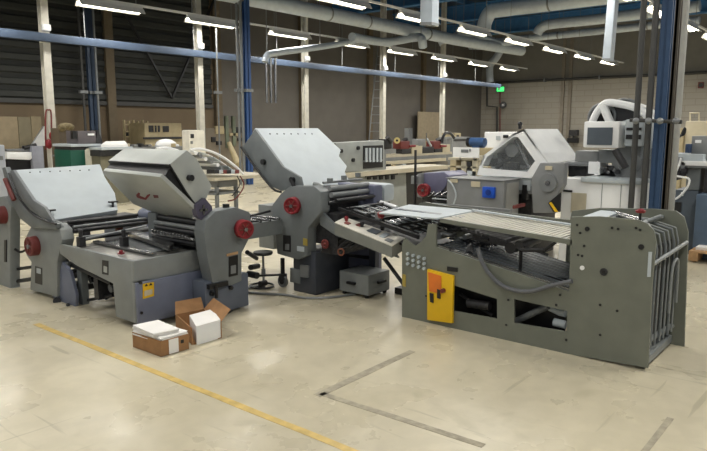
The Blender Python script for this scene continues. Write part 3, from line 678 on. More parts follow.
# lower plate around two openings, built of abutting panels in one mesh
for poly in ([(402, 244), (405, 238), (409, 242), (415, 246), (421, 242), (426, 236), (428, 224), (436, 224), (436, 247), (453, 252.5), (453, 331), (431, 327), (402, 318)],
             [(453, 252.5), (497, 267), (497, 299), (453, 285)], [(453, 311), (497, 319), (497, 341), (453, 332)],
             [(497, 267), (514, 272.5), (514, 345), (497, 341)],
             [(514, 272.5), (567, 291), (567, 311), (514, 299)], [(514, 323), (567, 332), (567, 355), (514, 345)],
             [(567, 291), (569, 292), (571, 217), (600, 216.5), (638, 220), (648, 224), (654, 231), (656, 242), (652, 285), (648, 368), (567, 355)]):
    side.prism([zf(ax(a, c, XS)) for a, c in poly], (.02, 0, 0))
bmesh.ops.remove_doubles(side.bm, verts=side.bm.verts[:], dist=.0005)
sidep = side.build('side_panel', stk, U)
for a, c in ((577, 225), (587, 229), (580, 233), (578, 255), (582, 256), (584, 246), (600, 305), (617, 311), (600, 335), (566, 340), (640, 230), (636, 228), (612, 228), (618, 229), (426, 296), (560, 295), (556, 305), (508, 300), (506, 325), (450, 250)):
    p = ax(a, c, XS - .004); B().cyl(p, p + V((.006, 0, 0)), .009, n=10).build('bolt', black, sidep)
for q, r, m in (((603.5, 272), .026, dark), ((582, 268), .016, white), ((587, 229), .016, black), ((641, 247), .018, black)):
    p = ax(*q, XS - .006); B().cyl(p, p + V((.01, 0, 0)), r, n=20).build('knob_cap', m, sidep)
p = ax(603.5, 272, XS - .01); B().cyl(p, p + V((.006, 0, 0)), .013, n=16).build('hole_center', black, sidep)
B().prism(px_(XS - .006, [(648.5, 252), (652, 252), (650.5, 277), (647, 277)]), (.008, 0, 0)).build('scale_strip', lgrey, sidep)
B().prism(px_(XS - .006, [(402.5, 274), (405.5, 275), (405.5, 287), (402.5, 286)]), (.008, 0, 0)).build('ochre_label', mat('label_ochre', (170, 150, 70), .6), sidep)
B().prism(px_(XS - .006, [(447, 266.5), (457.5, 268), (457.5, 272), (447, 271)]), (.008, 0, 0)).build('name_plate', black, sidep)
for i in range(4):
    for j in range(3):
        p = ax(407 + 5.5 * i, 254 + 5 * j + i * 1.6, XS - .02); B().cyl(p, p + V((.022, 0, 0)), .013, n=14).build('grease_nipple', lgrey, sidep)
yb = B().prism([ax(427, 269, XS - .03), ax(453, 276, XS - .03), ax(452, 323.5, XS - .03), ax(427, 320, XS - .03)], (.028, 0, 0), .005).build('yellow_box', yellow, U, 'yellow electrical box with orange label')
B().prism(px_(XS - .036, [(428, 272), (441, 276), (441, 294), (429, 291)]), (.008, 0, 0)).build('orange_label', orange, yb)
B().prism(px_(XS - .039, [(429.5, 293), (433, 294), (433, 303), (430, 302)]), (.01, 0, 0)).prism(px_(XS - .039, [(437, 289), (440, 290), (440, 299), (437, 298)]), (.01, 0, 0)).build('marking', black, yb)
p = ax(442, 291, XS - .06); B().cyl(p, p + V((.03, 0, 0)), .018, n=16).build('rotary_switch', redd, yb)
# far side panel (same outline, set back)
fo = [(419, 203), (425, 202), (440, 205), (570, 220), (572, 211), (600, 208), (655, 209), (676, 211), (684, 217), (688, 232), (684, 349)]
f2 = [zf(ax(a, c, XB)) for a, c in fo]
q0 = f2[0]; f2 = f2 + [V((XB, f2[3].y + .02, 0)), V((XB, f2[3].y + .02, f2[3].z - .12)), V((XB, f2[0].y, f2[0].z - .08))]
B().prism(f2, (.02, 0, 0)).build('far_panel', stk, U)
B().box((XB, 2.6, 0.0), (XB + .02, 3.0, .8)).build('far_leg_panel', stk, U)
B().box((XB, 1.6, .03), (XB + .02, 2.7, .12)).box((XB, 1.6, .36), (XB + .02, 2.7, .42)).build('far_rail', stk, U)
# upper deck: near rail + slats
r0 = ax(440, 218.5, XS); r1 = ax(572, 240, XS); dn = V((0, 0, -.035))
B().prism([r0, r1, r1 + dn, r0 + dn * .9], (.02, 0, 0)).build('deck_rail', stk, U)
B().prism([az(379, 212.5, .89), r0 + V((0, .03, 0)), r0 + V((.66, .03, 0)), az(409, 204.5, .89)], (0, 0, -.012)).build('feed_board', lgrey, U)
B().prism([az(394, 209, .895), az(462, 218, .873), az(465, 217, .873), az(397, 208.2, .895)], (0, 0, .004)).build('board_groove', screen, U)
for k in range(28):
    f = (k + .5) / 28; a = r0.lerp(r1, f); cpt = V((XB - .02, a.y, a.z))
    B().prism([a + V((.02, .013, 0)), a + V((.02, -.006, 0)), cpt + V((0, -.006, 0)), cpt + V((0, .013, 0))], (0, 0, -.01)).build('deck_slat', mat('slat_cream', (206, 203, 190), .5, 0, .1, 3), U)
B().prism([r0 + V((.5, 0, .012)), r1 + V((.5, 0, .012)), r1 + V((.54, 0, .012)), r0 + V((.54, 0, .012))], (0, 0, .012)).build('deck_strip', lgrey, U)
b = B()
for k in range(34):
    a = r0.lerp(r1, k / 34); b.cyl(a + V((.585, 0, .005)), a + V((.585, 0, .022)), .006, n=8)
b.build('deck_pin', dark, U)
# lower belt bed
B().prism([ax(436, 248, XS + .03), ax(569, 292, XS + .03), ax(569, 292, XS + .03) + V((.64, 0, .03)), ax(436, 248, XS + .03) + V((.64, 0, .03))], (0, 0, -.03)).build('belt_bed', belt, U)
a = ax(436, 246, XS + .02); c = ax(569, 290.5, XS + .02)
B().prism([a, c, c + V((.04, 0, 0)), a + V((.04, 0, 0))], (0, 0, .012)).build('bed_strip', steel, U)
b = B()
for k in range(9): o = V((.1 + .06 * k, 0, .006 + .003 * k)); b.prism([a + o, c + o, c + o + V((.012, 0, 0)), a + o + V((.012, 0, 0))], (0, 0, .004))
b.build('belt_tape', screen, U)
# press roller assembly and clutter under deck
p = ax(510, 248, XS + .15); B().cyl(p, p + V((.35, 0, 0)), .045).build('press_roller', black, U)
q = ax(519, 245, XS + .15); B().cyl(q, q + V((.35, 0, 0)), .035).build('press_roller', dark, U)
B().cyl(ax(520, 250, 4.5), ax(545, 250, 4.5), .016).cyl(ax(545, 250, 4.5), ax(556, 242, 4.5), .012).cyl(ax(524, 247, 4.5), ax(548, 255, 4.5), .01).build('lever_arm', black, U)
B().box(ax(519, 272, 4.48), ax(522, 250, 4.53)).build('roller_bracket', black, U)
B().prism([ax(472, 240, 4.6), ax(506, 247, 4.6), ax(506, 240, 4.6), ax(472, 230, 4.6)], (.3, 0, 0), .01).build('press_housing', dark, U)
random.seed(3)
for i in range(26):
    px = random.uniform(436, 492); py = 224 + (px - 436) * .28 + random.uniform(0, 13)
    p = ax(px, py, 4.55 + random.uniform(0, .4)); s = random.uniform(.015, .045)
    bb = B()
    if i % 3 == 0: bb.box(p - V((s, s * 1.6, s * .5)), p + V((s, s * 1.6, s * .5)), .004)
    elif i % 3 == 1: bb.cyl(p - V((0, s * 2.5, 0)), p + V((0, s * 2, s)), s * .4, n=10)
    else: bb.cyl(p, p + V((.12, 0, 0)), s * .7, n=14)
    bb.build('feed_mechanism', [black, dark, steeld][i % 3] if i % 5 else steel, U)
p = ax(463, 254, 4.5); B().cyl(p + V((0, -.06, 0)), p + V((.25, .08, .03)), .03).build('feed_motor', dark, U)
B().tube(px_(XS - .03, [(478, 248), (482, 262), (491, 276), (503, 286), (518, 291), (533, 291), (550, 286), (572, 281)]), .017, 10, smooth=5).build('air_hose', hosem, U)
# inner drive seen in openings
B().box((4.6, 1.75, .08), (4.62, 2.85, .5)).build('inner_wall', black, U)
B().cyl(ax(460, 294, 4.55), ax(492, 315, 4.55), .014).cyl(ax(468, 303, 4.5), ax(490, 306, 4.5), .035).build('drive_rod', dark, U)
B().cyl(ax(514, 322, 4.5), ax(548, 306, 4.5), .025).build('drive_tube', belt, U)
B().tube([ax(550, 307, 4.55), ax(560, 312, 4.55), ax(566, 313, 4.55)], .03, 10).cyl(ax(554, 322, 4.5), ax(566, 325, 4.5), .03).build('white_tube', lgrey, U)
# end cage: cross bars, vertical rods, paper rest
yE = 1.16
ex = ax(650, 300, XS)
def yz(px, py, x=XS + .02): return ax(px, py, x)
B().cyl((XS + .02, 1.19, .14), (XB, 1.13, .14), .02).box((XS + .02, 1.12, .02), (XB, 1.2, .07)).build('bottom_bar', grey, U)
B().cyl((XS + .02, 1.12, .72), (XB, 1.07, .78), .014).build('middle_bar', grey, U)
B().cyl((XS + .02, 1.32, .93), (XB, 1.25, .95), .016).build('top_bar', grey, U)
for k in range(6):
    x = XS + .14 + .095 * k; yb_ = 1.13 - .004 * k
    B().tube([(x, 1.55, .95), (x, 1.32, .94), (x, yb_ + .02, .89), (x, yb_, .8), (x, yb_, .12)], .007 if k % 2 else .010, 8).build('stop_rod', grey if k % 2 else greyd, U)
B().tube([(XS + .45, 1.10, .3), (XS + .46, 1.10, .6), (XS + .52, 1.09, .68), (XS + .58, 1.09, .62), (XS + .6, 1.09, .35)], .01, 8, smooth=4).build('bent_rod', grey, U)
B().box((XS + .04, 1.165, .09), (XB - .02, 1.175, .8)).build('back_plate', black, U)
B().prism([az(578, 218, .965), az(604, 209, .965), az(628, 208, .965), az(594, 222, .965)], (0, 0, -.012)).build('paper_rest', lgrey, U)
B().prism([az(596, 222, .955), az(630, 208.5, .955), az(634, 208.5, .955), az(602, 222, .955)], (0, 0, -.015)).build('rest_edge', black, U)
B().cyl(az(606, 210, .96), az(640, 219, .96), .012).cyl(az(618, 215, .96), az(642, 222, .96), .01).build('guide_rod', steel, U)
B().cyl(az(640, 224, .93), az(661, 216, .98), .014).build('guide_rod', greyd, U)
p = ax(640, 221, XS + .05); B().cyl(p, p + V((0, 0, .06)), .008).build('knob_stem', black, U)
B().cyl(p + V((0, 0, .055)), p + V((0, 0, .07)), .028, .034, n=20).ball(p + V((0, 0, .072)), .022, (1, 1, .5)).build('red_knob', red, U)

# ================================================================== boxes of paper on the floor
def carton(label, a, c, ang, h, closed=False):
    pass
t = thing('cardboard_box', 'low brown cardboard box holding a stack of papers near yellow line', 'box', (2.75, 3.95, 0))
a = az(133, 347, 0); bq = az(161, 357, 0); cq = az(189, 349, 0); dq = a + (cq - bq)
h = V((0, 0, .115)); n_in = .006
def wallp(p, q, hh=h): 
    d = (q - p).normalized(); n = V((-d.y, d.x, 0)) * .006
    return B().prism([p, q, q + hh, p + hh], n)
for p, q, nm in ((a, bq, 'front_wall'), (bq, cq, 'side_wall'), (cq, dq, 'back_wall'), (dq, a, 'side_wall')): wallp(p, q).build(nm, card, t)
B().prism([a, bq, cq, dq], (0, 0, .006)).build('bottom', card, t)
lab = [bq.lerp(cq, .28) , bq.lerp(cq, .62)]; nrm = V((0, 0, 1)).cross((cq - bq).normalized()) * -.003
if nrm.dot(bq - (a + cq) / 2) < 0: nrm = -nrm
B().prism([lab[0] + nrm + V((0, 0, .005)), lab[1] + nrm + V((0, 0, .005)), lab[1] + nrm + V((0, 0, .11)), lab[0] + nrm + V((0, 0, .11))], nrm * .5).build('white_label', paper, t)
pt = bq.lerp(cq, .76) + nrm + V((0, 0, .06)); dd = (cq - bq).normalized() * .012
B().prism([pt - dd, pt + dd, pt + dd + V((0, 0, .025)), pt - dd + V((0, 0, .025))], nrm * .5).build('hand_hole', black, t)
cen = (a + bq + cq + dq) / 4; u = (bq - a); w = (cq - bq)
def sheetstack(z0, z1, s, rot, label, m=paper, sag=0.0, off=V((0, 0, 0))):
    r = Matrix.Rotation(rot, 3, 'Z'); b = B()
    n = 8
    for k in range(n):
        zz = z0 + (z1 - z0) * k / n; j = V((random.uniform(-.006, .006), random.uniform(-.006, .006), 0))
        P = [cen + off + j + r @ (u * (sx * .5 * s) + w * (sy * .5 * s)) for sx, sy in ((-1, -1), (1, -1), (1, 1), (-1, 1))]
        b.prism([V((p.x, p.y, zz + (sag if i in (0, 3) else 0))) for i, p in enumerate(P)], (0, 0, (z1 - z0) / n * .92))
    o = b.build('paper_stack', m); tag(o, label, 'paper', 'paper stacks in the brown box'); return o
random.seed(5)
sheetstack(.01, .10, .93, 0, 'lower stack of dark edged papers filling the brown cardboard box', mat('paper_edges', (150, 148, 146), .7))
sheetstack(.10, .135, .95, .05, 'middle stack of white papers sticking out over the brown box')
sheetstack(.137, .165, .86, -.1, 'top stack of white printed papers on the brown cardboard box', off=V((-.02, .02, 0)))
# second box, open with flaps, white pack in it
t = thing('cardboard_box', 'open brown cardboard box with raised flaps behind the white pack', 'box', (3.0, 4.1, 0))
A0 = az(176, 330, 0); B0 = az(192, 345, 0); C0 = az(222, 338, 0); D0 = A0 + (C0 - B0)
h2 = V((0, 0, .13))
for p, q, nm in ((A0, B0, 'side_wall'), (C0, D0, 'side_wall'), (D0, A0, 'back_wall')):
    d = (q - p).normalized(); n = V((-d.y, d.x, 0)) * .006; B().prism([p, q, q + h2, p + h2], n).build(nm, card, t)
B().prism([A0, B0, C0, D0], (0, 0, .006)).build('bottom', card, t)
for p, q, o_ in ((D0, A0, V((.06, .10, .07))), (C0, D0, V((.08, -.02, .08)))):
    p1 = p + h2; q1 = q + h2; d = (q - p).normalized()
    B().prism([p1, q1, q1 + o_ - d * .01, p1 + o_ + d * .01], (.004, .004, 0)).build('flap', card, t)
t = thing('paper_pack', 'white rectangular pack of paper standing before the open brown box', 'paper pack', az(205, 340, 0))
A1 = az(190, 333, 0); B1 = az(197, 345.5, 0); C1 = az(221, 338, 0); D1 = A1 + (C1 - B1)
B().prism([A1, B1, C1, D1], (0, 0, .14), .004).build('wrapped_block', white, t)
B().prism([p + V((0, 0, .14)) for p in (A1, B1, C1, D1)], (0, 0, .006)).build('top_sheet', paper, t)
# ================================================================== BACKGROUND MACHINES
tan = mat('machine_tan', (176, 162, 128), .55); beige = mat('machine_beige', (190, 182, 160), .5); mgrey = mat('machine_mid_grey', (128, 130, 130), .45)
plum = mat('unit_plum', (104, 104, 128), .4); socket = bluebox
def bld(b, n, m, p): return b.build(n, m, p)
# --- grey switch box with blue socket
t = thing('switch_cabinet', 'grey metal cabinet with blue socket behind the stacker deck', 'cabinet', (7.2, 3.8, 0))
a = ax(447, 178, 6.9); c = ax(503, 214, 6.9)
cab = bld(B().box((6.9, c.y, .25), (7.3, a.y, a.z), .012), 'casing', mgrey, t)
bld(B().box((6.88, c.y - .01, a.z), (7.32, a.y + .01, a.z + .008)), 'top_cover', mgrey, t)
bld(B().box((6.95, c.y - .015, .3), (7.27, c.y, a.z - .03)), 'side_door', mat('cabinet_side', (152, 152, 148), .5), t)
for x in (6.95, 7.2):
    for y in (c.y + .03, a.y - .08): bld(B().box((x, y, 0), (x + .05, y + .05, .26)), 'leg', black, t)
bld(fx(6.86, 482, 187, 494, 198, .05, .01), 'blue_socket', socket, t); p = ax(488, 192.5, 6.85); bld(B().cyl(p, p + V((.02, 0, 0)), .035), 'socket_lid', mat('socket_navy', (14, 50, 130), .4), t)
bld(fx(6.885, 471, 181.5, 480, 187, .02), 'label_plate', cream, t); bld(fx(6.885, 450, 179, 457, 182.5, .02), 'label_plate', cream, t)
bld(B().tube(px_(6.85, [(448, 180), (453, 186), (456, 196), (452, 208)]), .01, 6, smooth=4), 'cable', lgrey, t)
bld(fx(6.4, 449, 207, 510, 212, .05), 'floor_rail', steeld, t)
# --- domed white machine
t = thing('covered_machine', 'white domed machine with tinted window and grey side frame, left of monitor machine', 'machine', (7.8, 3.6, 0))
XD = 7.3
prof = [(477, 175), (480, 165), (484, 155), (513, 134), (524, 129), (533, 142), (548, 163), (536, 168), (531, 178)]
P = px_(XD, prof)
win = [(482, 166), (487, 157), (514, 137), (518, 138), (534, 161), (527, 171)]
Wn = px_(XD, win)
# window frame ring: outer profile minus window, as strips
b = B()
O = px_(XD, [(477, 175), (480, 165), (484, 155), (513, 134), (524, 129), (548, 163), (531, 178)])
I = px_(XD, [(482, 168), (482, 166), (487, 157), (513, 137), (518, 137), (535, 161), (527, 172)])
for i in range(7):
    j = (i + 1) % 7; b.prism([O[i], O[j], I[j], I[i]], (.03, 0, 0))
bld(b, 'front_frame', white, t)
gm = bpy.data.materials.new('tinted_glass'); gm.use_nodes = True; bs = gm.node_tree.nodes['Principled BSDF']
bs.inputs['Base Color'].default_value = lin((190, 195, 195)); bs.inputs['Roughness'].default_value = .05; bs.inputs['Alpha'].default_value = .08
bld(B().prism([q + V((.012, 0, 0)) for q in I], (.006, 0, 0)), 'window_pane', gm, t)
for nm, i, j in (('left_cover', 1, 2), ('roof_cover', 2, 3), ('roof_cover', 3, 4), ('sloping_cover', 4, 5)):
    o = V((0, 0, .0)); n = (O[j] - O[i]).cross(V((1, 0, 0))).normalized() * .02
    bld(B().prism([O[i], O[j], O[j] + V((1.0, 0, 0)), O[i] + V((1.0, 0, 0))], -n if n.z > 0 else n), nm, white, t)
bld(B().prism([q + V((1.0, 0, 0)) for q in O], (.02, 0, 0)), 'rear_frame', lgrey, t)
q = px_(XD, [(524, 129)])[0]; bld(B().cyl(q + V((.1, .1, .0)), q + V((.1, .1, .05)), .02).ball(q + V((.1, .1, .06)), .03), 'beacon', black, t)
b = B()
for k, (px, py, s) in enumerate(((492, 162, .1), (500, 164, .12), (508, 158, .1), (515, 150, .12), (521, 160, .13), (526, 163, .1), (512, 166, .1), (498, 158, .08))):
    p = ax(px, py, 7.55 + .06 * (k % 3)); b = B()
    if k % 2: b.cyl(p - V((.1, 0, 0)), p + V((.25, 0, 0)), s * .7)
    else: b.box(p - V((.05, s, s * .5)), p + V((.25, s, s * .5)), .01)
    bld(b, 'inner_part', [dark, steeld, black, mgrey][k % 4], t)
bld(B().cyl(ax(516, 140, 7.5), ax(530, 168, 7.5), .025), 'inner_rod', steel, t); bld(B().cyl(ax(496, 168, 7.5), ax(522, 150, 7.6), .03), 'inner_rod', dark, t)
bld(B().box((7.35, ax(531, 178, 7.35).y, .85), (8.3, ax(478, 178, 7.35).y, ax(478, 176, 7.35).z), .01), 'bed', lgrey, t)
bld(B().box((7.45, ax(531, 178, 7.4).y, 0), (8.2, ax(482, 178, 7.4).y, .86), .01), 'base', dark, t)
for k in range(5):
    p = ax(510 + 5 * k, 190 + 3 * (k % 2), 7.36); bld(B().box(p - V((.02, .03, .08)), p + V((.1, .03, .1))) if k % 2 else B().cyl(p, p + V((.1, 0, 0)), .05), 'valve', [steeld, black][k % 2], t)
fr = bld(B().prism([zf(q) for q in px_(7.15, [(531, 179), (540, 163), (565, 163), (563, 185), (556, 197), (556, 213), (533, 213)])] , (.12, 0, 0), .01), 'side_frame', mgrey, t)
p = ax(547.5, 183, 7.12); d_ = bld(B().cyl(p, p + V((.04, 0, 0)), .105, n=32), 'round_cover', steeld, t); bld(B().cyl(p - V((.01, 0, 0)), p + V((.02, 0, 0)), .03), 'cover_boss', steel, d_)
bld(fx(7.14, 545, 166, 552, 170, .02), 'label_plate', cream, fr)
bld(B().prism(px_(7.14, [(548, 203), (561, 192), (560, 212), (553, 212)]), (.02, 0, 0)), 'black_recess', black, fr)
bld(B().prism(px_(7.13, [(549, 203), (551, 202), (558, 212), (555, 212)]), (.02, 0, 0)), 'yellow_edge', yellow, fr)
p = ax(437, 170, 7)
bld(B().box(ax(512, 209, 6.6), ax(526, 203, 6.9), .02), 'red_cover', redd, t)
# --- monitor machine
t = thing('monitor_machine', 'cream white machine with big monitor and arched wheel guard, left of post cluster', 'machine', (8.3, 2.8, 0))
XO = 7.5
a = ax(562, 178, XO); c = ax(642, 214, XO)
bs_ = bld(B().box((XO, c.y, 0), (8.6, a.y, a.z), .012), 'cabinet', white, t)
bld(B().box((XO - .04, c.y, a.z - .03), (8.62, ax(582, 179, XO).y, a.z + .02), .006), 'worktop', lgrey, t)
bld(fx(XO - .01, 563, 190, 572, 192, .02), 'handle_slot', black, bs_)
bld(fx(XO - .008, 571, 193, 586, 213, .02), 'beige_panel', beige, bs_)
for px in (602, 621): q5 = ax(px, 196, XO); bld(B().box((XO - .004, q5.y, .1), (XO + .01, q5.y + .006, a.z - .04)), 'panel_seam', steeld, bs_)
a2 = ax(584, 121.5, XO + .05); c2 = ax(613, 148, XO + .05)
mo = bld(B().box((XO + .05, c2.y - .06, c2.z), (XO + .4, a2.y, a2.z), .02), 'monitor', white, t)
bld(B().box((XO + .04, ax(612, 146, XO + .05).y, ax(600, 145, XO + .05).z), (XO + .06, ax(588, 127, XO + .05).y, ax(600, 127.5, XO + .05).z)), 'screen', screen, mo)
bld(B().box((XO + .1, c2.y - .3, c2.z + .02), (XO + .5, c2.y - .1, a2.z + .02), .02), 'side_unit', lgrey, t)
bld(B().box((XO + .09, c2.y - .28, a2.z - .1), (XO + .11, c2.y - .12, a2.z - .07)).box((XO + .09, c2.y - .28, c2.z + .1), (XO + .11, c2.y - .12, c2.z + .15)), 'side_slot', black, t)
bld(B().cyl(ax(615, 150, XO), ax(626, 168, XO), .04), 'monitor_arm', dark, t)
XA = 8.2
arc = [(592, 123), (597, 112), (606, 103), (620, 104), (636, 108), (648, 117), (655, 130), (657, 150)]
bld(B().tube(px_(XA, arc), .045, 10, smooth=4), 'arch_guard', white, t)
bld(B().tube([q + V((.35, 0, 0)) for q in px_(XA, arc)], .045, 10, smooth=4), 'arch_guard', white, t)
for q, r in (((602, 117), .16), ((624, 116), .2)):
    p = ax(*q, XA + .1); w_ = bld(B().cyl(p, p + V((.05, 0, 0)), r, n=36), 'wheel', black, t); bld(B().ring(p - V((.01, 0, 0)), (1, 0, 0), r, .02, 36), 'wheel_rim', steeld, w_)
bld(B().cyl(ax(602, 104, XA), ax(618, 140, XA), .05), 'guard_strut', white, t)
bld(B().cyl(ax(622, 122, XA), ax(640, 165, XA), .05), 'guard_strut', lgrey, t)
p = ax(634, 163, 7.8); gb = bld(B().cyl(p, p + V((.2, 0, 0)), .25, n=36), 'gear_cover', mgrey, t); bld(B().cyl(p - V((.02, 0, 0)), p, .09), 'gear_hub', steeld, gb)
for l, tp_, r, bt, m, n in ((575, 151, 598, 162, mgrey, 'feed_box'), (598, 150, 617, 163, steeld, 'feed_box'), (588, 161, 600, 174, white, 'ink_box'), (565, 162, 588, 166, steeld, 'feed_shelf'), (568, 166, 586, 177, dark, 'feed_box'), (600, 166, 622, 177, dark, 'feed_box'), (640, 140, 652, 160, lgrey, 'rear_box')):
    bld(fx(7.8 if m is not dark else 7.95, l, tp_, r, bt, .3, .01), n, m, t)
for k in range(7): p = ax(602 + 3 * k, 168 + (k % 3) * 2, 7.76); bld(B().cyl(p, p + V((.1, 0, 0)), .02 + .008 * (k % 2)), 'drive_knob', [steel, dark][k % 2], t)
b = B()
for y in (c.y + .05, a.y - .1): bld(B().cyl((XO + .1, y, .0), (XO + .1, y, .02), .03), 'foot', rubber, t)
# --- white cabinet behind the dome
t = thing('white_cabinet', 'white cabinet with small dark display behind the domed machine', 'cabinet', ax(496, 150, 10.5))
bx_ = fx(10.5, 484, 132, 512, 156, .6, .02, True); bld(bx_, 'body', white, t); bld(fx(10.48, 503, 135, 508, 138, .03), 'display', black, t); bld(fx(10.48, 496, 136, 500, 140, .03), 'label_plate', lgrey, t)
t = thing('vacuum_motor', 'blue cylindrical motor behind the white sign board', 'motor', ax(477, 146, 9.6))
bld(B().cyl(ax(471, 142, 9.6), ax(485, 142.5, 9.6), .075).box(ax(472, 148, 9.55), ax(485, 144, 9.75)), 'body', mat('motor_blue', (50, 84, 130), .4), t); bld(B().cyl(ax(468, 142, 9.6), ax(471, 142, 9.6), .08), 'fan_cover', black, t)
bld(fx(9.5, 462, 148, 492, 150, .4, 0, True), 'stand', tan, t)
# --- binding line behind grey cabinet (beige framework) with white sign
t = thing('frame_machine', 'beige machine framework under the white sign board', 'machine', ax(465, 175, 8.6))
for l, tp_, r, bt, m, n in ((448, 158, 479, 160.5, beige, 'shelf'), (447, 166, 480, 168, beige, 'shelf'), (450, 160, 456, 178, tan, 'upright'), (461, 161, 466, 178, beige, 'upright'), (472, 156, 477, 178, beige, 'upright'), (457, 169, 462, 177, dark, 'drive_box'), (467, 162, 471, 170, dark, 'drive_box'), (467, 171, 476, 178, lgrey, 'cover')):
    bld(fx(8.6, l, tp_, r, bt, .25, .005, n == 'upright'), n, m, t)
t = thing('sign_board', 'white sign board with small grey print standing on the beige framework', 'sign', ax(466, 157, 8.5))
bld(fx(8.5, 453, 147.5, 478.5, 157.5, .03), 'board', white, t); bld(fx(8.49, 461, 149.5, 468, 152.5, .02), 'print', steeld, t); bld(fx(8.49, 469, 149, 470.5, 151.5, .02), 'print', mgrey, t)
bld(B().cyl(ax(460, 158, 8.52), ax(460, 160, 8.6), .01).cyl(ax(474, 158, 8.52), ax(474, 160, 8.6), .01), 'stand_pin', steeld, t)
# --- plum unit with red wheel
t = thing('small_folding_unit', 'small plum grey folding unit with red wheel left of grey cabinet', 'folding machine', ax(434, 195, 7.2), 'folding machines in the line')
del t['group']
bld(B().prism(px_(7.2, [(421, 173), (444, 172), (449, 176), (446, 186), (438, 196), (421, 195)]), (.5, 0, 0), .02), 'body', plum, t)
bld(B().prism(px_(7.15, [(417, 174), (422, 173), (422, 198), (417, 197)]), (.2, 0, 0), .01), 'side_plate', mgrey, t)
handwheel(t, ax(424, 190, 7.1), (-1, -.2, 0), .085)
bld(B().box((7.3, ax(446, 190, 7.3).y, 0), (7.36, ax(422, 190, 7.3).y, .85)), 'base_panel', dark, t)
for px in (432, 438, 444): bld(B().cyl(ax(px - 4, 196, 7.15), ax(px + 3, 192, 7.2), .02), 'link_shaft', steel, t)
for z in range(4): bld(fx(7.0, 432, 196 + 2.5 * z, 447, 197 + 2.5 * z, .3), 'slat', lgrey if z % 2 else black, t)
bld(fx(7.1, 411, 176, 416, 184, .2, 0), 'motor', steeld, t); bld(fx(7.0, 414, 150, 415.2, 200, .03, 0, True), 'post', black, t)
# --- slotted grey machine behind unit 3
t = thing('collating_machine', 'grey machine with slotted window of five bars behind the raised plate', 'machine', (8, 6.6, 0))
YI = 6.5
bp_ = bld(B().prism(py_(YI, [(336, 143), (384, 140.5), (385, 171), (346, 172), (340, 160)]), (0, .25, 0), .01), 'side_plate', mat('panel_pale_grey', (150, 154, 150), .5), t)
bld(fy(YI - .01, 363.5, 145.5, 383, 168, .02), 'window_recess', black, bp_)
for k in range(5): bld(fy(YI - .05, 366 + 3.6 * k, 148, 367.6 + 3.6 * k, 162, .02), 'guide_bar', lgrey, bp_)
bld(fy(YI - .04, 364, 160, 383, 161.5, .02), 'window_rail', steeld, bp_)
for q in ((342, 151), (354, 160), (359, 148)): p = ay(*q, YI - .03); bld(B().cyl(p, p + V((0, .03, 0)), .03), 'round_knob', black, bp_)
bld(B().box(ay(346, 173.5, YI - .1), ay(421, 167.5, YI + .5)), 'table', beige, t)
bld(B().prism([zf(q) for q in py_(YI, [(347, 173), (406, 169), (407, 226), (347, 232)])], (0, .12, 0), .01), 'base_panel', mat('panel_pale_grey', (150, 154, 150), .5), t)
bld(fy(YI - .02, 366, 174, 398, 176, .03), 'drive_rail', black, t)
for k in range(5): p = ay(370 + 6 * k, 177, YI - .03); bld(B().box(p - V((.05, 0, .04)), p + V((.03, .02, .03))), 'drive_block', [black, dark][k % 2], t)
bld(fy(YI + .3, 406, 172, 422, 212, .1), 'dark_bay', black, t)
bld(fy(YI + .02, 384, 150, 386, 170, .3), 'rear_plate', steeld, t)
# --- packing line further back
t = thing('packing_line', 'long beige conveyor line of machines before the grey wall', 'conveyor', (12, 9.2, 0))
YJ = 9.2
bld(fy(YJ, 384, 153.5, 452, 156, .6, .005), 'upper_belt', beige, t); bld(fy(YJ - .2, 384, 160, 446, 163, .6, .005), 'lower_belt', cream, t)
bld(fy(YJ, 385, 156, 446, 160, .5), 'frame', mgrey, t); bld(fy(YJ, 386, 163, 448, 172, .4, 0, True), 'base', mat('base_taupe', (110, 106, 98), .6), t)
for k in range(12): bld(fy(YJ - .25, 388 + 5 * k, 164 + (k % 3), 391 + 5 * k, 169, .2), 'drive_box', [black, tan, dark, lgrey][k % 4], t)
random.seed(11)
for k in range(26):
    l = 385 + 2.5 * k; hh = random.choice((2, 3, 4.5, 6)); m = [mgrey, beige, dark, steeld, tan, lgrey][k % 6]
    bld(fy(YJ + .45, l, 153 - hh - (k % 4), l + random.uniform(1.2, 3), 154, .12, .005), 'line_part', m, t)
def small(nm, lab, cat, b, m, y=YJ):
    o = b.build(nm, m); tag(o, lab, cat); return o
small('carton', 'cream carton between red machine heads on the packing line', 'box', fy(YJ, 412, 145.5, 422.5, 153.5, .3, .005), cream)
small('carton', 'cream carton right of the red machine heads near white column', 'box', fy(YJ, 443, 144.5, 450, 153, .3, .005), cream)
p = ay(397, 140.5, YJ + .1)
b = B().cyl(ay(397, 140.5, YJ), ay(397, 140.5, YJ + .12), .075, n=24); o = small('tape_roll', 'yellowish tape roll held up on the packing line', 'roll', b, mat('tape_yellow', (214, 196, 130), .5)); bld(B().cyl(ay(397, 140.5, YJ - .01), ay(397, 140.5, YJ + .01), .03), 'core', black, o)
for i, (l, r, lab) in enumerate(((401, 412, 'red machine head right of the yellowish tape roll'), (434, 443, 'red machine head left of the white column on the packing line'))):
    t = thing('machine_head', lab, 'machine head', ay((l + r) / 2, 153.5, YJ))
    bld(fy(YJ, l, 141, r - 2, 149, .25, .03), 'housing', redd, t); bld(fy(YJ + .02, l + 1, 149, r, 153.5, .2, .01), 'foot', dark, t); bld(B().cyl(ay(l + 4, 139, YJ + .1), ay(l + 5, 142, YJ + .1), .07), 'cap', black, t)
    bld(B().cyl(ay(r - 3, 146, YJ), ay(r + 3, 146, YJ), .03), 'arm', red, t)
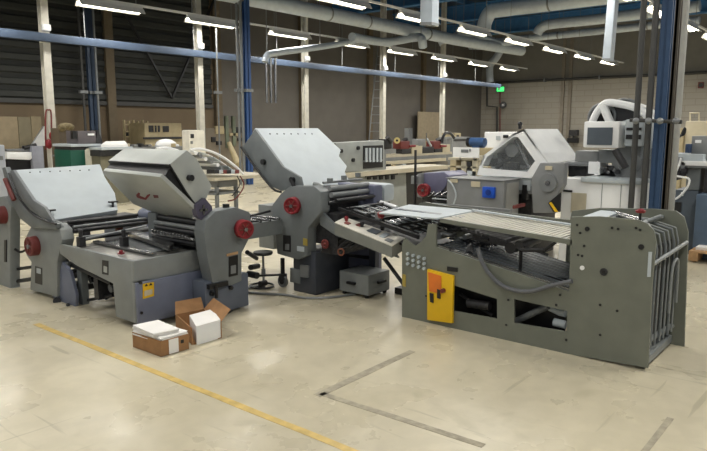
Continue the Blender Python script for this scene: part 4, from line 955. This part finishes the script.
t = thing('machine_head', 'dark machine head with ragged parts left of yellowish tape roll', 'machine head', ay(389, 153, YJ))
bld(fy(YJ, 385, 139, 392, 149, .2, .02), 'housing', black, t); bld(fy(YJ, 386, 149, 396, 153.5, .2), 'foot', mgrey, t); bld(B().cyl(ay(387, 137, YJ), ay(391, 142, YJ), .05), 'motor', dark, t)
t = thing('machine_head', 'grey machine head with silver arm in the middle of the packing line', 'machine head', ay(424, 153, YJ))
bld(fy(YJ, 418, 139, 426, 147, .2, .03), 'housing', mgrey, t); bld(fy(YJ, 422, 147, 434, 153.5, .2, .01), 'foot', dark, t); bld(B().cyl(ay(427, 139, YJ), ay(431, 146, YJ), .03), 'arm', lgrey, t); bld(B().cyl(ay(426.5, 133, YJ), ay(426.5, 141, YJ), .012), 'pin', steel, t)
t = thing('machine_head', 'dark curved machine head before the rightmost white column', 'machine head', ay(447, 145, YJ))
bld(B().tube(py_(YJ, [(442, 143), (443, 137), (446, 133), (451, 134), (454, 138)]), .04, 8, smooth=4), 'housing', black, t); bld(fy(YJ + .1, 446, 139, 451, 153.5, .2), 'foot', mgrey, t)
small('grey_stub_post', 'short grey square post behind the red machine head on the packing line', 'post', fy(YJ + .9, 409, 128, 412.5, 150, .15, 0, True), steeld)
o = small('wall_panel', 'tall beige sheet standing against the grey wall behind machine heads', 'panel', fy(18.6, 418, 112, 441, 150, .06, 0, True), mat('sheet_beige', (150, 138, 116), .7))
# --- stored machines beyond the packing line
for i, (l, tp_, r, bt, y, m, lab) in enumerate(((452, 137, 470, 147, 12.5, mgrey, 'long grey machine body behind the white sign board'), (455, 133, 461, 138, 13, tan, 'small tan machine top behind the grey machine body'))):
    t = thing('stored_machine', lab, 'machine', ay((l + r) / 2, bt, y))
    bld(fy(y, l, tp_, r, bt, .6, .02, True), 'body', m, t); bld(fy(y - .02, l + 2, tp_ + 2, r - 2, tp_ + 4, .03), 'panel', dark, t)
# --- web conveyor with rollers left of unit 3
t = thing('roller_conveyor', 'pale machine with curved side rail, rollers and hanging cables behind tilted plates', 'conveyor', (7, 8.4, 0))
YF = 8.3
for dy in (0, .9): bld(B().tube([q + V((0, dy, 0)) for q in py_(YF, [(190, 150), (200, 149), (212, 152), (224, 158), (236, 167), (243, 174)])], .022, 10, smooth=4), 'side_rail', white, t)
wp = [(192, 151), (200, 152), (208, 154), (214, 157), (221, 161), (228, 166), (235, 171)]
for i in range(6):
    q0_, q1_ = ay(*wp[i], YF + .03), ay(*wp[i + 1], YF + .03); bld(B().prism([q0_, q0_.lerp(q1_, .8), q0_.lerp(q1_, .8) + V((0, .84, 0)), q0_ + V((0, .84, 0))], (0, 0, -.015)), 'web_panel', [white, lgrey][i % 2], t)
for k, (px, py) in enumerate(((196, 153), (201, 156), (206, 159), (212, 162), (218, 165), (222, 169))):
    p = ay(px, py, YF); bld(B().cyl(p, p + V((0, .9, 0)), .03), 'roller', [white, steeld][k % 2], t)
bld(B().box(ay(214, 178, YF - .1), ay(243, 174.5, YF + .7)), 'table', beige, t)
bld(fy(YF, 216, 178, 238, 187, .5, .01), 'drive_case', mgrey, t); bld(fy(YF - .01, 219, 180, 226, 186, .02), 'panel', steeld, t)
for px in (217, 236): bld(fy(YF, px, 186, px + 2, 200, .06, 0, True), 'leg', steeld, t); bld(fy(YF + .6, px, 186, px + 2, 200, .06, 0, True), 'leg', steeld, t)
bld(fy(YF, 214, 192, 240, 194, .6), 'lower_shelf', steeld, t)
bld(B().tube(py_(YF - .1, [(240, 176), (244, 184), (241, 192), (235, 199), (228, 201)]), .012, 6, smooth=4), 'cable', redd, t)
bld(B().tube(py_(YF - .1, [(237, 176), (240, 183), (237, 190), (232, 196)]), .01, 6, smooth=4), 'cable', black, t)
for k in range(6): p = ay(217 + 4 * k, 172.5, YF - .05); bld(B().box(p - V((.05, 0, .02)), p + V((.05, .2, .04)), .005), 'clamp', [dark, lgrey, redd][k % 3], t)
t = thing('white_cabinet', 'white rounded cabinet at the foot of second white column', 'cabinet', ay(195, 150, 13.5))
bld(fy(13.5, 189, 130, 205, 152, .3, .04, True), 'body', mat('cabinet_offwhite', (226, 222, 208), .5), t); bld(fy(13.48, 191, 134, 194, 138, .03), 'display', dark, t); bld(fy(13.48, 191, 141, 193, 144, .03), 'label_plate', mgrey, t)
# dark racks and machines below blue post
t = thing('stored_machine', 'tan machine with dark panels between second column and blue post', 'machine', ay(218, 160, 17))
for l, tp_, r, bt, m, n in ((206, 128, 250, 156, mat('machine_brown_grey', (120, 110, 94), .6), 'body'), (216, 126, 224, 134, tan, 'upper_box'), (236, 127, 246, 133, black, 'dark_panel'), (212, 137, 216, 142, black, 'dark_panel'), (217, 141, 222, 145, black, 'dark_panel'), (238, 138, 247, 141, dark, 'dark_panel'), (226, 116, 229, 148, mat('post_olive', (110, 118, 100), .6), 'post'), (233, 116, 236, 146, mat('post_olive', (110, 118, 100), .6), 'post'), (230, 133, 238, 136, tan, 'shelf')):
    bld(fy(17 if n == 'body' else 16.95, l, tp_, r, bt, .5 if n == 'body' else .1, .01, n == 'body'), n, m, t)
bld(B().cyl(ay(229, 143, 16.9), ay(238, 165, 16.2), .07, .12), 'chute', tan, t)
# tan window frames and machines by the left wall
t = thing('window_rack', 'tan open rack of frames at left wall', 'rack', ay(137, 150, 17.8))
for k in range(6): bld(fy(17.8, 125 + 4.6 * k, 120 + (k % 2), 126 + 4.6 * k, 150, .1, 0, True), 'upright', tan, t)
for yv in (124, 131, 136, 143): bld(fy(17.8, 125, yv, 149, yv + 1.2, .1), 'rail', tan, t)
for k in range(3): bld(fy(17.85, 127 + 8 * k, 131, 132 + 8 * k, 137, .2), 'dark_box', dark, t)
t = thing('stored_machine', 'tan machine with two dark windows by the left wall', 'machine', ay(165, 150, 17))
bld(fy(17, 145, 123, 182, 150, .8, .02, True), 'body', tan, t); bld(fy(16.98, 149, 125.5, 160, 132, .03), 'window_pane', dark, t); bld(fy(16.98, 163, 126, 169, 132, .03), 'window_pane', dark, t)
for px in (154, 157): bld(fy(16.96, px, 125.5, px + .6, 132, .03), 'window_bar', tan, t)
bld(fy(16.95, 144, 137, 182, 139, .05), 'base_ledge', dark, t)
t = thing('work_bench', 'low bench with white cloth and parts in front of tan machine', 'bench', ay(160, 150, 15))
bld(fy(15, 122, 147, 188, 150, .6, 0), 'bench_top', mgrey, t); bld(fy(15.05, 124, 150, 186, 170, .5, 0, True), 'base', dark, t)
for k, (l, w2, m, n) in enumerate(((127, 3, cream, 'cream'), (134, 4, steeld, 'grey'), (141, 3, black, 'black'), (148, 4, steel, 'silver'), (171, 5, tan, 'tan'))):
    o = fy(14.98, l, 143.5 + (k % 2), l + w2, 147, .2, .01).build('parts_bin', m); tag(o, '%s small bin on the low bench before tan machine' % n, 'bin')
o = B().ball(ay(166, 145, 15.2), .22, (1.4, 1, .75)).box(ay(161, 147, 15.1), ay(173, 144, 15.4), .03).build('cloth_bundle', white); tag(o, 'white rounded bundle on the low bench before tan machine', 'bundle')
# left: green cabinet console
t = thing('control_console', 'console with dark green and white doors under a grey top, left of the paper delivery', 'console', (6.8, 13, 0))
YC = 13.0
bld(fy(YC, 71, 150, 85.5, 172, .7, .01, True), 'green_door', green, t); bld(fy(YC, 85.6, 148, 100, 172, .7, .01, True), 'white_door', mat('door_cream_white', (205, 202, 186), .5), t)
bld(fy(YC - .05, 71, 144, 101, 146.5, .8, .005), 'top_panel', lgrey, t); bld(fy(YC, 71, 146.5, 86, 150, .7), 'gap_panel', dark, t)
bld(fy(YC + .1, 78, 131, 96, 144, .5, .01), 'display_box', mat('box_dull_plum', (96, 90, 92), .5), t); bld(fy(YC + .08, 88, 133.5, 94.5, 135.5, .03), 'display', white, t); bld(fy(YC + .08, 73, 131, 77, 139, .1), 'switch_block', black, t)
bld(B().prism(py_(YC + .1, [(95, 144), (98, 130), (102, 140), (103, 144)]), (0, .3, 0)), 'side_wedge', dark, t)
t = thing('storage_rack', 'brown dark rack with bundled material standing left of green cabinet', 'rack', ay(66, 160, 15))
bld(fy(15, 60, 128, 71, 175, .4, .01, True), 'body', mat('rack_brown', (92, 80, 64), .7), t); bld(B().ball(ay(66, 127, 15.1), .14, (1.4, 1, .7)).ball(ay(62, 128, 15), .09), 'bundle', mat('bundle_ochre', (112, 100, 72), .9, 0, .3, 20), t); bld(fy(14.95, 56, 155, 63, 156.5, .2), 'tie_bar', steeld, t)
t = thing('paper_delivery', 'machine delivery with white sheets piled on top beside the cream door', 'machine', (8, 12.6, 0))
bld(fy(12.6, 100, 150, 131, 156, .9, .01), 'upper_frame', dark, t); bld(fy(12.65, 101, 156, 128, 180, .8, 0, True), 'base', mat('base_olive', (112, 108, 88), .6), t)
bld(fy(12.5, 101.5, 147, 133, 149.8, 1.0, .01), 'delivery_tray', lgrey, t)
o = B().prism([ay(101, 147, 12.6), ay(128, 147, 12.6), ay(125, 143, 13.6), ay(106, 143.5, 13.6)], (0, 0, .05)).build('sheet_pile', paper); tag(o, 'pile of white sheets on the machine delivery left of tilted plates', 'paper')
# left edge machines
t = thing('printing_machine', 'machine with white sloping tray and raised white guard at far left', 'machine', (5, 16.9, 0))
YA = 16.9
bld(fy(YA, 7, 149, 35, 151, .5, .01), 'top_shelf', steeld, t)
bld(B().prism(py_(YA - .1, [(7, 152), (33, 152), (36, 153), (33, 158), (30, 160), (7, 159)]), (0, .6, 0), .01), 'white_tray', white, t)
bld(fy(YA, 8, 159, 38, 180, .5, .01, True), 'lower_body', black, t); bld(fy(YA - .15, 33, 146, 44, 172, .6, .01, True), 'grey_column', mat('column_violet_grey', (140, 142, 152), .5), t)
bld(B().prism(py_(YA + .3, [(31, 146), (44, 126), (52, 130), (62, 131), (63, 133), (52, 146)]), (0, .08, 0), .01), 'raised_guard', white, t)
bld(B().cyl(ay(24, 148, YA), ay(36, 145, YA), .05).box(ay(26, 149, YA), ay(31, 146, YA + .2)), 'drive_part', black, t)
t = thing('white_cabinet', 'white cabinet cut by the left picture edge', 'cabinet', ay(0, 160, 10))
bld(fy(10, -10, 145, 6, 178, .5, .02, True), 'body', mat('cabinet_blue_white', (182, 188, 196), .5), t); bld(fy(9.98, -4, 156, 3, 160, .03), 'label_plate', steeld, t)
for i, (l, r, c_) in enumerate(((-12, 19.5, (150, 136, 110)), (20, 32.5, (124, 116, 94)), (33, 43, (138, 126, 100)), (52, 59, (112, 102, 84)))):
    o = fy(18.55 - .02 * i, l, 116.5 + (i % 2) * .6, r, 175, .05, 0, True).build('board_sheet', mat('board_%d' % i, c_, .75)); tag(o, ['wide beige board leaning on left wall at picture edge', 'narrow olive board right of the wide beige board', 'beige board just left of the first white column', 'dull brown board just right of the first white column'][i], 'board', 'boards against the left wall')
# right edge machines
t = thing('side_table_machine', 'machine with white table, grey switch box and black mechanism at right edge', 'machine', (8.6, 1.8, 0))
XR = 8.9
bld(fx(XR, 681, 161.5, 722, 166, .8, .005), 'table_top', white, t); bld(fx(XR + .02, 686, 166, 722, 168, .7), 'table_edge', steeld, t)
sb = bld(fx(XR + .2, 691, 136, 722, 158, .4, .01), 'switch_box', mgrey, t); bld(fx(XR + .18, 695, 140, 701, 143, .03), 'label_plate', white, sb); bld(fx(XR + .1, 685, 144, 690, 153, .15, .01), 'blue_switch', mat('switch_navy', (48, 66, 96), .5), t)
bld(fx(XR + .05, 669, 154, 703, 161, .5, .01), 'bed', lgrey, t)
for k, (px, py, s) in enumerate(((672, 163, .06), (676, 170, .05), (680, 166, .06), (674, 176, .05), (681, 174, .04), (678, 160, .04), (671, 171, .05), (684, 171, .03))):
    p = ax(px, py, XR); bld(B().box(p - V((.04, s, s)), p + V((.2, s, s)), .008) if k % 2 else B().cyl(p, p + V((.2, 0, 0)), s), 'mechanism', [black, dark, steeld][k % 3], t)
bld(fx(XR + .1, 686, 168, 700, 190, .5, .01), 'column', greyd, t); bld(fx(XR + .1, 704, 170, 722, 195, .5, .01), 'column', dark, t)
bld(fx(XR + .1, 672, 190, 696, 255, .5, .01, True), 'lower_body', mat('lower_blue_grey', (84, 94, 104), .5), t)
bld(fx(XR + .08, 668, 202, 681, 212, .3), 'dark_bay', black, t); bld(fx(XR + .05, 681, 192, 683, 196, .02), 'white_catch', white, t)
bld(fx(XR - .15, 694, 195, 722, 256, .6, .01, True), 'blue_cabinet', mat('cabinet_slate', (86, 104, 124), .45), t)
bld(B().tube(px_(XR - .1, [(681, 158), (679, 165), (676, 172)]), .012, 6).tube(px_(XR - .1, [(675, 176), (682, 177), (689, 179), (688, 186), (682, 194), (675, 199), (670, 196)]), .013, 6, smooth=4), 'white_cable', white, t)
bld(B().tube(px_(XR, [(678, 150), (676, 142), (680, 136), (684, 134), (685, 128), (682, 134)]), .016, 6, smooth=4), 'dark_cable', black, t)
t = thing('cream_crate', 'cream cabinet with rounded wire handle far behind at right edge', 'cabinet', ax(700, 150, 16))
bld(fx(16, 684, 121, 722, 160, .6, .03, True), 'body', cream, t); bld(B().tube(px_(15.95, [(690, 121), (690, 113), (699, 113), (699, 121)]), .02, 6), 'wire_handle', cream, t)
o = fx(15.9, 672, 128, 682.5, 160, .4, .02, True).build('tan_box', tan); tag(o, 'tan box beside the cream cabinet far right', 'box')
t = thing('wood_pallet', 'light wooden pallet on the floor at right edge', 'pallet', az(706, 262, 0))
p0 = az(688, 262, 0); XP = p0.x
for k in range(5): bld(B().box((XP + .17 * k, p0.y - 1.1, .12), (XP + .17 * k + .12, p0.y, .14)), 'deck_board', wood, t)
for k in range(3): bld(B().box((XP, p0.y - .1 - .45 * k, .02), (XP + .8, p0.y - .45 * k, .12)), 'bearer', wood, t)
o = B().box((XP + .1, p0.y - 1.0, .142), (XP + .7, p0.y - .05, .18), .004).build('paper_sheets', paper); tag(o, 'white sheets lying on the wooden pallet', 'paper')
t = thing('wall_hydrant', 'small red fitting high on block wall at right edge', 'fitting', ax(701, 86, 34.6))
bld(fx(34.7, 698, 82, 703, 88, .2), 'body', redd, t); bld(B().cyl(ax(701, 85, 34.6), ax(701, 85, 34.75), .1), 'cap', dark, t)
# ------------------------------------------------------------------ camera, world, settings
cd = bpy.data.cameras.new('camera'); cd.sensor_width = 36; cd.lens = F / 707 * 36; cd.clip_end = 200
co = bpy.data.objects.new('camera', cd); C.objects.link(co); co.location = CAM
d = V((math.cos(YAW) * math.cos(PITCH), math.sin(YAW) * math.cos(PITCH), -math.sin(PITCH)))
co.rotation_euler = d.to_track_quat('-Z', 'Y').to_euler()
sc = bpy.context.scene; sc.camera = co
w = bpy.data.worlds.new('world'); sc.world = w; w.use_nodes = True
w.node_tree.nodes['Background'].inputs[0].default_value = (.85, .92, 1, 1); w.node_tree.nodes['Background'].inputs[1].default_value = .28
sc.view_settings.view_transform = 'Standard'; sc.view_settings.look = 'None'; sc.view_settings.gamma = 1; sc.view_settings.use_curve_mapping = False
sc.view_settings.exposure = -0.08
